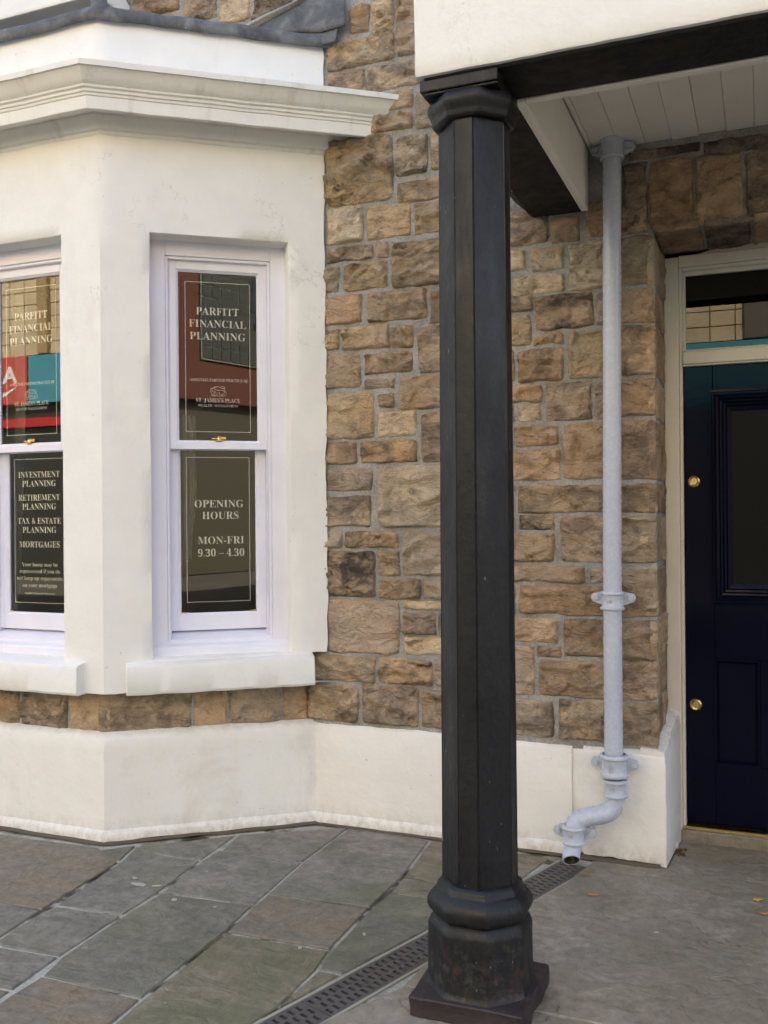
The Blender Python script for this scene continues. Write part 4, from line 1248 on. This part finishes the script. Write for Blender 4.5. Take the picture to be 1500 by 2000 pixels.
# square base plate with chipped edges
mb = MB().box(CX - .172, CX + .172, CY - .172, CY + .172, 0.0, .056, bev=.0)
o = mb.build('base_plate', M_REDBASE, column)
bm = bmesh.new(); bm.from_mesh(o.data)
bmesh.ops.subdivide_edges(bm, edges=bm.edges[:], cuts=9, use_grid_fill=True)
for v in bm.verts:
    w = v.co + ORG[column]
    nv_ = Vector((noise.noise(w * 13), noise.noise(w * 13 + Vector((5, 5, 5))), .6 * noise.noise(w * 9 + Vector((2, 2, 2)))))
    v.co += nv_ * .010
    cxx, cyy = w.x - CX, w.y - CY
    if abs(cxx) > .16 and abs(cyy) > .16: v.co.x *= .975; v.co.y *= .975
bm.to_mesh(o.data); bm.free()
soften(o, .004, 1, 30)
o = oct_([(.158, .050), (.150, .062), (.146, .075), (.1445, .20), (.1450, .232), (.138, .250), (.128, .262)]).build('pedestal', M_IRON, column); soften(o, .005, 2)
o = oct_([(.120, .255), (.132, .264), (.141, .272), (.1465, .286), (.1465, .302), (.140, .318), (.128, .332), (.120, .338), (.118, .352), (.108, .362), (.100, .364)]).build('base_moulding', M_IRON, column); soften(o, .003, 1, 30)
S8 = [math.radians(a) for a in (-17, 15, 73, 105, 163, 195, 253, 285)]
cs_ = []
for q in range(8):
    a0, a1 = S8[q], S8[(q + 1) % 8] + (2 * math.pi if q == 7 else 0)
    p0, p1 = Vector((math.sin(a0), -math.cos(a0))), Vector((math.sin(a1), -math.cos(a1)))
    u_ = (p1 - p0).normalized()
    cs_ += [p0 * 1.012, p0 + u_ * .018, p0 + u_ * .03, p1 - u_ * .03, p1 - u_ * .018]
mb = MB(); V, Fc = [], []
nz_ = 40
for k_ in range(nz_ + 1):
    z_ = .355 + (2.61 - .355) * k_ / nz_
    rr_ = .1108 - .0070 * k_ / nz_
    for q, p in enumerate(cs_):
        w_ = 1 - (.010 if q % 5 in (1, 4) else 0)
        e_ = .0012 * noise.noise(Vector((p.x * 3, p.y * 3, z_ * 3)))
        V.append(Vector((CX + p.x * rr_ * w_ + p.x * e_, CY + p.y * rr_ * w_ + p.y * e_, z_)))
m_ = len(cs_)
for k_ in range(nz_):
    for q in range(m_): Fc.append((k_ * m_ + q, k_ * m_ + (q + 1) % m_, (k_ + 1) * m_ + (q + 1) % m_, (k_ + 1) * m_ + q))
o = obj('shaft', V, Fc, M_IRON, column); shade_auto(o, 12)
o = oct_([(.104, 2.583), (.112, 2.586), (.116, 2.593), (.116, 2.602), (.118, 2.607), (.121, 2.616), (.127, 2.627), (.1285, 2.641), (.124, 2.652), (.119, 2.659), (.118, 2.664)]).build('capital', M_IRON, column); soften(o, .002, 1, 30)
MB().box(CX - .112, CX + .106, CY - .118, CY + .112, 2.658, 2.6655, bev=.002).box(CX - .126, CX + .107, CY - .125, CY + .112, 2.666, 2.6995, bev=.004, seg=2).build('abacus', M_IRON, column)

# ------------------------------------------------------------------ downpipe
pipe = empty('downpipe', (-.56, 3.86, 0), 'pale blue-grey cast iron downpipe with eared collars beside the front door', 'downpipe')
PX, PY = -.562, 3.868
def px_at(z_): return -.5685 + .0085 * max(0.0, (z_ - 1.2)) * .9
mb = MB()
zs_ = [.43 + (2.96 - .43) * k_ / 12 for k_ in range(13)]
mb.tube([(px_at(z_), PY, z_) for z_ in zs_], [.0375 - .0012 * k_ / 12 for k_ in range(13)], 28)
shade_auto(mb.build('pipe', M_PIPE, pipe), 60)
def collar(cx, cy, z0, z1, r, name='collar', ears=True, ez=None, ring=.006):
    mb = MB()
    h = z1 - z0
    prof = [(r - .006, z0 - .002), (r + ring * .7, z0), (r + ring, z0 + h * .05), (r + ring, z0 + h * .11), (r + ring * .3, z0 + h * .15), (r, z0 + h * .19), (r, z0 + h * .76), (r + ring * .3, z0 + h * .80), (r + ring, z0 + h * .84), (r + ring, z0 + h * .92), (r + ring * .6, z0 + h * .97), (r - .006, z1)]
    mb.lathe(prof, cx, cy, 32, cap=False)
    if ears:
        ez = ez if ez is not None else (z0 + z1) / 2 + h * .1
        for sx in (-1, 1):
            ex = cx + sx * (r + .026)
            poly = [(cx + sx * r * .55, ez + .027), (ex - sx * .006, ez + .020)]
            for k_ in range(9):
                a = math.pi / 2 - math.pi * k_ / 8
                poly.append((ex + sx * .0195 * math.cos(a), ez + .0195 * math.sin(a)))
            poly += [(ex - sx * .010, ez - .024), (cx + sx * r * .55, ez - .036)]
            if sx < 0: poly = poly[::-1]
            mb.prism(poly, cy + .018, cy + .034)
            mb.lathe([(.0, .0), (.0105, .0), (.0115, .004), (.0115, .010)], 0, 0, 10, lambda x_, y_, z_, ex=ex, ez=ez: Vector((ex + x_, cy + .008 + z_, ez + y_)), cap=False)
            # the spacer behind the ear, fixing it to the wall
            mb.lathe([(.009, .0), (.009, .055)], 0, 0, 10, lambda x_, y_, z_, ex=ex, ez=ez: Vector((ex + x_, cy + .033 + z_, ez + y_)), cap=False)
    co = shade_auto(mb.build(name, M_PIPE, pipe), 38)
    return co
def marks(cx, cy, z_, r, co, kind='bars'):
    mb = MB()
    def T(x_, d, zz_):
        a = x_ / r
        return Vector((cx + (r + .0012 + d) * math.sin(a - .12), cy - (r + .0012 + d) * math.cos(a - .12), z_ + zz_))
    if kind == 'bars':           # the founder's raised H F letters
        put_text(mb, 'HF', lambda s_, d, z2: T(s_, 0, z2), 0, 0, .020, .014, 0, False, 0)
    else:
        n = 20
        for k_ in range(n):
            a, b = 2 * math.pi * k_ / n, 2 * math.pi * (k_ + 1) / n
            mb.add([T(.013 * math.cos(a), .0, .013 * math.sin(a)), T(.013 * math.cos(b), .0, .013 * math.sin(b)), T(.0112 * math.cos(b), .0014, .0112 * math.sin(b)), T(.0112 * math.cos(a), .0014, .0112 * math.sin(a))], [(0, 1, 2, 3)])
        put_text(mb, 'HF', lambda s_, d, z2: T(s_, 0, z2), 0, 0, .013, .010, 0, False, 0)
    mb.build('founder_mark', m_mark, co)
m_mark = m_plain('mark_paint', (.30, .32, .40), .5)
collar(px_at(2.91), PY, 2.868, 2.955, .043)
c1 = collar(px_at(1.08), PY, 1.046, 1.122, .0435, ez=1.092); marks(px_at(1.08), PY, 1.080, .0435, c1)
c2 = collar(PX - .004, PY - .006, .372, .462, .0505, ez=.418, ring=.007); marks(PX - .004, PY - .006, .410, .0505, c2, 'disc')
c3 = collar(PX, PY - .008, .290, .362, .043, 'lower_collar', ears=False, ring=.0075); marks(PX, PY - .008, .328, .043, c3)
# swan neck: down, across to the left, down to the shoe
pts = []
bez = [Vector((PX, PY - .008, .30)), Vector((PX, PY - .012, .20)), Vector((PX - .02, PY - .03, .206)), Vector((PX - .085, PY - .045, .192)), Vector((PX - .165, PY - .062, .182)), Vector((PX - .168, PY - .068, .18)), Vector((PX - .170, PY - .070, .10))]
def B3(a, b, c, d, t_): return a * (1 - t_) ** 3 + b * 3 * t_ * (1 - t_) ** 2 + c * 3 * t_ * t_ * (1 - t_) + d * t_ ** 3
A_, Bm, C_ = Vector((PX, PY - .010, .30)), Vector((PX - .080, PY - .040, .212)), Vector((PX - .158, PY - .070, .135))
for k_ in range(9): pts.append(B3(A_, Vector((PX, PY - .012, .232)), Vector((PX - .018, PY - .022, .224)), Bm, k_ / 8))
for k_ in range(1, 9): pts.append(B3(Bm, Vector((PX - .135, PY - .058, .202)), Vector((PX - .158, PY - .068, .198)), C_, k_ / 8))
mb = MB(); mb.tube(pts, .0375, 28)
shade_auto(mb.build('swan_neck', M_PIPE, pipe), 60)
lx, ly = C_.x, C_.y
c4 = collar(lx, ly, .102, .176, .042, 'lower_collar', ez=.142, ring=.0065); marks(lx, ly, .140, .042, c4)
# shoe: kicks out towards the street, its open mouth facing down and forward
s0_, s1_ = Vector((lx, ly, .106)), Vector((lx - .002, ly - .040, .046))
spts = [B3(s0_, s0_ + Vector((0, 0, -.026)), s1_ - Vector((.30, -.70, -.62)).normalized() * .032, s1_, k_ / 8) for k_ in range(9)]
NS = 32
mb = MB(); mb.tube(spts, [.0345] * 7 + [.035, .0355], NS)
o = shade_auto(mb.build('shoe', M_PIPE, pipe), 60)
outer = mb.V[-NS:]
cm = sum(outer, Vector()) / NS
ax = (spts[-1] - spts[-2]).normalized()
inner = [cm + (p - cm) * .87 for p in outer]
back = [cm + (p - cm) * .8 - ax * .042 for p in outer]
def bridge(r1, r2, capit=False):
    Fc = [(q, (q + 1) % NS, NS + (q + 1) % NS, NS + q) for q in range(NS)]
    if capit: Fc.append(tuple(NS + q for q in range(NS)))
    return list(r1) + list(r2), Fc
MB().add(*bridge(outer, inner)).build('shoe_rim', M_PIPE, o)
t = NT('mossy_bore', .9, .2); t.color(t.ramp(t.noise(28, 5, .7), [(.35, (.012, .012, .008)), (.55, (.06, .06, .03)), (.7, (.20, .20, .14))]))
MB().add(*bridge(inner, back, True)).build('bore', t.m, o)

# ------------------------------------------------------------------ front door
door = empty('front_door', (.11, 4.32, 0), 'navy blue gloss panelled front door with brass locks in a cream frame with fanlight', 'door')
FY = 4.305     # face of the frame
DX0, DX1 = -.322, .545
XC = (DX0 + DX1) / 2
mb = MB()
mb.box(-.400, -.337, FY, FY + .09, .035, 2.56, bev=.006, seg=2).box(-.3365, -.3225, FY + .010, FY + .09, .05, 2.515, bev=.003)
mb.box(.560, .62, FY, FY + .09, .035, 2.56, bev=.006).box(.5455, .5595, FY + .010, FY + .09, .05, 2.515, bev=.003)
mb.box(-.3365, .5595, FY + .0005, FY + .09, 2.515, 2.565, bev=.004).box(-.322, .545, FY + .010, FY + .09, 2.497, 2.5145, bev=.003)
arch = [(-.25, 2.566)] + [(-.25 + .70 * k_ / 12, 2.566 + .05 * math.sin(math.pi * min(1, k_ / 12))) for k_ in range(1, 12)] + [(.45, 2.566)]
mb.prism(arch, FY + .006, FY + .06)
mb.box(-.322, .545, FY - .004, FY + .09, 2.086, 2.142, bev=.006, seg=2).box(-.322, .545, FY + .004, FY + .09, 2.078, 2.0855, bev=.002).box(-.322, .545, FY + .004, FY + .09, 2.1425, 2.150, bev=.002)
fr_o = mb.build('door_frame', M_DFRAME, door)
mb = MB().box(-.3220, -.309, FY + .018, FY + .05, 2.1505, 2.4965, bev=.003).box(.532, .545, FY + .018, FY + .05, 2.1505, 2.4965, bev=.003).box(-.3089, .5319, FY + .018, FY + .05, 2.477, 2.4965, bev=.003)
mb.build('fanlight_sash', M_DFRAME, door)
MB().box(-.310, .533, FY + .034, FY + .038, 2.149, 2.480).build('fanlight_glass', M_DGLASS, door)
# door leaf built of stiles, rails and panels
DY = FY + .032
leaf = MB()
def DB(x0, x1, z0, z1, y0=0.0, y1=.045, bev=.002): leaf.box(x0, x1, DY + y0, DY + y1, z0, z1, bev=bev)
zb, zt = .072, 2.077
DB(DX0 + .003, -.200, zb, zt); DB(XC * 2 + .200, DX1 - .003, zb, zt)
DB(-.2000, XC * 2 + .200, 1.955, zt, .0002); DB(-.2000, XC * 2 + .200, .795, 1.045, .0002); DB(-.2000, XC * 2 + .200, zb, .335, .0002)
DB(-.018, XC * 2 + .018, .3352, .7948, .0004)
lo_ = leaf.build('door_leaf', M_NAVY, door)
def mould(x0, x1, z0, z1, steps, name, mat):
    """stepped frame moulding: steps = (inset, depth y)"""
    V, Fc = [], []
    for ins, yy in steps:
        V += [Vector((x0 + ins, DY + yy, z0 + ins)), Vector((x1 - ins, DY + yy, z0 + ins)), Vector((x1 - ins, DY + yy, z1 - ins)), Vector((x0 + ins, DY + yy, z1 - ins))]
    for k_ in range(len(steps) - 1):
        for q in range(4): Fc.append((k_ * 4 + q, k_ * 4 + (q + 1) % 4, (k_ + 1) * 4 + (q + 1) % 4, (k_ + 1) * 4 + q))
    return obj(name, V, Fc, mat, lo_)
GX0, GX1, GZ0, GZ1 = -.200, XC * 2 + .200, 1.045, 1.955
mould(GX0 - .016, GX1 + .016, GZ0 - .016, GZ1 + .016, [(0, 0), (.001, -.005), (.010, -.0055), (.0125, -.001), (.020, -.001), (.022, -.016), (.030, -.019), (.040, -.014), (.046, -.004), (.054, -.002), (.060, .008), (.068, .010), (.074, .020), (.092, .026), (.094, .034)], 'glazing_mould', M_NAVY)
MB().box(GX0 + .07, GX1 - .07, DY + .030, DY + .034, GZ0 + .07, GZ1 - .07).build('door_glass', m_glass('deep_door_glass', .05, .8), lo_)
for x0, x1 in ((-.200, -.018), (XC * 2 + .018, XC * 2 + .200)):
    mould(x0 - .004, x1 + .004, .335 - .004, .795 + .004, [(0, -.0003), (.003, -.006), (.011, -.006), (.016, .004), (.022, .012)], 'panel_mould', M_NAVY)
    MB().add([(x0 + .015, DY + .0125, .35), (x1 - .015, DY + .0125, .35), (x1 - .015, DY + .0125, .78), (x0 + .015, DY + .0125, .78)], [(0, 1, 2, 3)]).build('panel', M_NAVY, lo_)
for z_ in (1.572, .590):
    lx_ = -.279
    mb = MB()
    Tl = lambda x_, y_, zz_, z_=z_: Vector((lx_ + x_, DY - .012 + zz_, z_ + y_))
    mb.lathe([(.0, -.0005), (.0135, -.001), (.0155, .001), (.0185, .0), (.0245, .003), (.0278, .008), (.028, .013)], 0, 0, 28, Tl, cap=False)
    lk = shade_auto(mb.build('lock', M_BRASS, door), 40)
    mb = MB()
    mb.lathe([(.0, .0), (.0135, .0), (.0135, .002)], 0, 0, 20, lambda x_, y_, zz_: Vector((lx_ + x_ * .8, DY - .0165 + zz_, z_ + y_ * 1.1)), cap=False)
    cyl = mb.build('lock_cylinder', m_plain('worn_brass', (.62, .45, .24), .35, 1.0), lk)
    MB().box(lx_ - .0012, lx_ + .0012, DY - .0175, DY - .0168, z_ - .001, z_ + .008).build('keyhole', M_DARKHOLE, lk)
MB().box(-.335, .56, FY - .004, FY + .035, .045, .060, bev=.003).build('brass_threshold', m_plain('brass_bar', (.80, .60, .26), .3, 1.0), door)
MB().box(-.345, .60, FY - .010, FY + .12, -.02, .0445, bev=.006).build('sill_stone', M_CONC, door)
MB().box(-.33, .56, FY + .08, FY + .09, .0, 2.55).build('black_hall_panel', M_DARKHOLE, door)  # near-black sheet close behind the leaf, its colour standing for the unlit hall
MB().box(-.56, .75, 4.46, 4.50, -.05, 2.75).build('hall_wall', M_DARKHOLE)['kind'] = 'structure'

# ------------------------------------------------------------------ litter
def leaf_(name, x_, y_, pts_, mat, label, cat, z_=.006, rot=0.0):
    V = []
    for px, py in pts_:
        q = Vector((px * math.cos(rot) - py * math.sin(rot), px * math.sin(rot) + py * math.cos(rot)))
        V.append(Vector((x_ + q.x, y_ + q.y, z_ + .22 * abs(px) - .1 * abs(py))))
    n_ = len(V)
    c = Vector((x_, y_, z_ + .003))
    o = obj(name, V + [c] + [v - Vector((0, 0, .0012)) for v in V], [(i, (i + 1) % n_, n_) for i in range(n_)] + [tuple(range(2 * n_, n_, -1))], mat, base=(x_, y_, 0))
    return tag(o, label, cat)
star = []
for k_ in range(10):
    a = 2 * math.pi * k_ / 10; q = .019 if k_ % 2 == 0 else .009
    star.append((q * math.cos(a) * (1.2 if k_ in (0, 5) else 1), q * math.sin(a)))
oval = [(.02 * math.cos(2 * math.pi * k_ / 9), .0075 * math.sin(2 * math.pi * k_ / 9)) for k_ in range(9)]
bark = [(-.019, -.006), (-.004, -.008), (.018, -.005), (.020, .005), (.002, .0075), (-.018, .006)]
M_YEL = m_plain('yellow_leaf_tissue', (.55, .34, .05), .6); M_ORA = m_plain('orange_leaf_tissue', (.50, .18, .06), .7); M_BRN = m_plain('brown_leaf_tissue', (.30, .16, .06), .7)
leaf_('fallen_leaf', -.03, 3.72, star, M_YEL, 'yellow pointed leaf lying on the porch paving near the door', 'leaf')
leaf_('fallen_leaf', -.60, 3.55, bark, M_ORA, 'small orange-brown leaf scrap on the paving in front of the downpipe', 'leaf')
leaf_('fallen_leaf', -.003, 3.60, bark, M_ORA, 'larger orange leaf scrap at the right edge of the porch paving', 'leaf', rot=.2)
leaf_('fallen_leaf', -.665, 3.735, oval, M_BRN, 'yellow-brown leaf beside the mouth of the downpipe', 'leaf', rot=.3)
# crumpled paper in the corner by the frame
bm = bmesh.new(); bmesh.ops.create_icosphere(bm, subdivisions=2, radius=.016)
for v in bm.verts: v.co *= 1 + .8 * noise.noise(v.co * 90); v.co.z *= .7
mb = MB(); mb.bm(bm, lambda x_, y_, z_: Vector((x_ - .358, y_ + 4.18, z_ + .014)))
tag(mb.build('paper_scrap', m_plain('white_paper', (.75, .76, .78), .7), base=(-.358, 4.18, 0)), 'crumpled white paper scrap in the corner by the door frame', 'litter')
for i, (x_, y_, a) in enumerate([(-.345, 4.13, .3)]):
    mb = MB()
    rr = random.Random(5)
    for k_ in range(16):
        cx2, cy2 = x_ + rr.uniform(-.02, .03), y_ + rr.uniform(-.04, .04); q = rr.uniform(.004, .011); an = rr.uniform(0, 3)
        V, Fc = blob(cx2, cy2, q, q * .5, k_ + 40, z=.004, th=rr.uniform(.002, .007), n=7, ang=an); mb.add(V, Fc)
    tag(mb.build('leaf_debris', m_plain('rotted_leaves', (.12, .06, .03), .9), base=(x_, y_, 0)), 'small heap of brown rotted leaves beside the plinth corner', 'debris', kind='stuff')

# ------------------------------------------------------------------ buildings across the street (seen in the glass)
YO = -9.6
shop = empty('shop_building', (-12, YO, 0), 'cream tiled shop with red and teal fascias mirrored in the left window', 'building')
t = NT('cream_tile', .45, .4)
t.color(t.mix(1.0, (.60, .51, .34), t.ramp(t.noise(1.1, 5, .6), [(.3, .8), (.7, 1.1)]), 'MULTIPLY'))
M_TILE = t.m
M_TILEBED = m_plain('tile_grout', (.16, .12, .06), .9)
MB().box(-30, -6.0, YO - 6, YO - .02, 5.02, 9.6).box(-5.99, 6.4, YO - 6, YO - .02, 4.52, 9.6).build('upper_wall', M_TILEBED, shop)
mb = MB()
x = -22.0
while x < 6.0:
    z = 5.03 if x < -6.2 else 4.53
    while z < 9.3:
        mb.box(x + .012, x + .428, YO - .03, YO, z + .010, z + .275)
        z += .285
    x += .44
tl = mb.build('tiles', M_TILE, shop); tl['kind'] = 'stuff'
M_RED = m_plain('red_fascia', (.52, .085, .07), .4); M_TEAL = m_plain('teal_fascia', (.06, .30, .40), .4); M_DK = m_plain('dark_shopfront', (.035, .04, .036), .3); M_OLIVE = m_plain('olive_shopfront', (.085, .082, .06), .5)
MB().box(-24, -15.22, YO - .3, YO + .16, 3.93, 5.0, bev=.01).build('red_fascia', M_RED, shop)
MB().box(-15.2, -6.02, YO - .3, YO + .14, 3.93, 5.0, bev=.01).build('teal_fascia', M_TEAL, shop)
MB().box(-6.0, 6.4, YO - .3, YO + .14, 3.45, 4.50, bev=.01).build('teal_fascia', M_TEAL, shop)
MB().box(-24, 6.4, YO - 5, YO - .1, 0, 3.44).box(-24, -6.05, YO - 5, YO - .1, 3.45, 3.92).build('shopfront', M_DK, shop)
MB().box(-24, -6.05, YO - .1, YO + .05, 3.42, 3.62).build('red_band', m_plain('red_band_paint', (.50, .03, .03), .5), shop)
MB().box(-14.95, -14.66, YO - .02, YO + .14, 5.02, 9.4, bev=.02).build('pier', m_plain('tile_pier', (.36, .27, .14), .6), shop)
MB().box(-.30, .9, YO - .02, YO + .14, 4.52, 9.4, bev=.02).build('pier', m_plain('grey_pier', (.13, .12, .11), .6), shop)
M_ALU = m_plain('alu_mullion', (.3, .3, .3), .4)
for x in (-22, -19.4, -16.8, -14.2, -11.6, -9, -6.4, -3.8, -1.2, 1.4, 4.0):
    MB().box(x, x + .09, YO - .09, YO + .02, 0, 3.41).build('mullion', M_ALU, shop)
Targ = lambda s_, d, z_: Vector((-16.19 - s_, YO + .175, z_))
mb = MB(); put_text(mb, 'Argos', Targ, 0, 4.60, 1.46, .37, 0, False, .02)
n_ = 16
sm = []
for k_ in range(n_ + 1):
    f = k_ / n_
    s_ = -.76 + 1.52 * f; zc = 4.36 - .24 * (1 - (2 * f - 1) ** 2); th_ = .075 * math.sin(math.pi * f) + .004
    sm += [Targ(s_, 0, zc + th_ / 2), Targ(s_, 0, zc - th_)]
mb.add(sm, [(2 * k_, 2 * k_ + 2, 2 * k_ + 3, 2 * k_ + 1) for k_ in range(n_)])
mb.build('sign_lettering', m_plain('sign_white', (.8, .8, .8), .4), shop)
brick = empty('brick_building', (10.5, YO, 0), 'red brick building with a glass block panel across the street, seen in the right window', 'building')
t = NT('red_brick', .8, .3)
bt = t.n('ShaderNodeTexBrick'); bt.inputs['Scale'].default_value = 4.0
bt.inputs['Color1'].default_value = (.165, .058, .040, 1); bt.inputs['Color2'].default_value = (.13, .05, .036, 1); bt.inputs['Mortar'].default_value = (.13, .07, .05, 1)
t.l(t.pos((1, 1, 1), (math.radians(90), 0, 0)), bt.inputs['Vector']); t.color(bt.outputs[0])
MB().box(6.4, 24, YO - 6, YO, 4.1, 10.0).build('brick_wall', t.m, brick)
MB().box(6.4, 24, YO - 4, YO - .25, 0, 4.09).build('shopfront', M_OLIVE, brick)
mb = MB().box(9.55, 12.6, YO - .02, YO + .05, 5.06, 8.6)
mb.build('panel_bed', m_plain('panel_grey', (.24, .26, .23), .6), brick)
mb = MB()
for i in range(10):
    for k_ in range(12):
        mb.box(9.6 + i * .3, 9.6 + i * .3 + .265, YO + .04, YO + .075, 5.11 + k_ * .29, 5.11 + k_ * .29 + .255)
gp = mb.build('glass_blocks', m_plain('glass_block', (.062, .070, .062), .25), brick)
gp['kind'] = 'stuff'
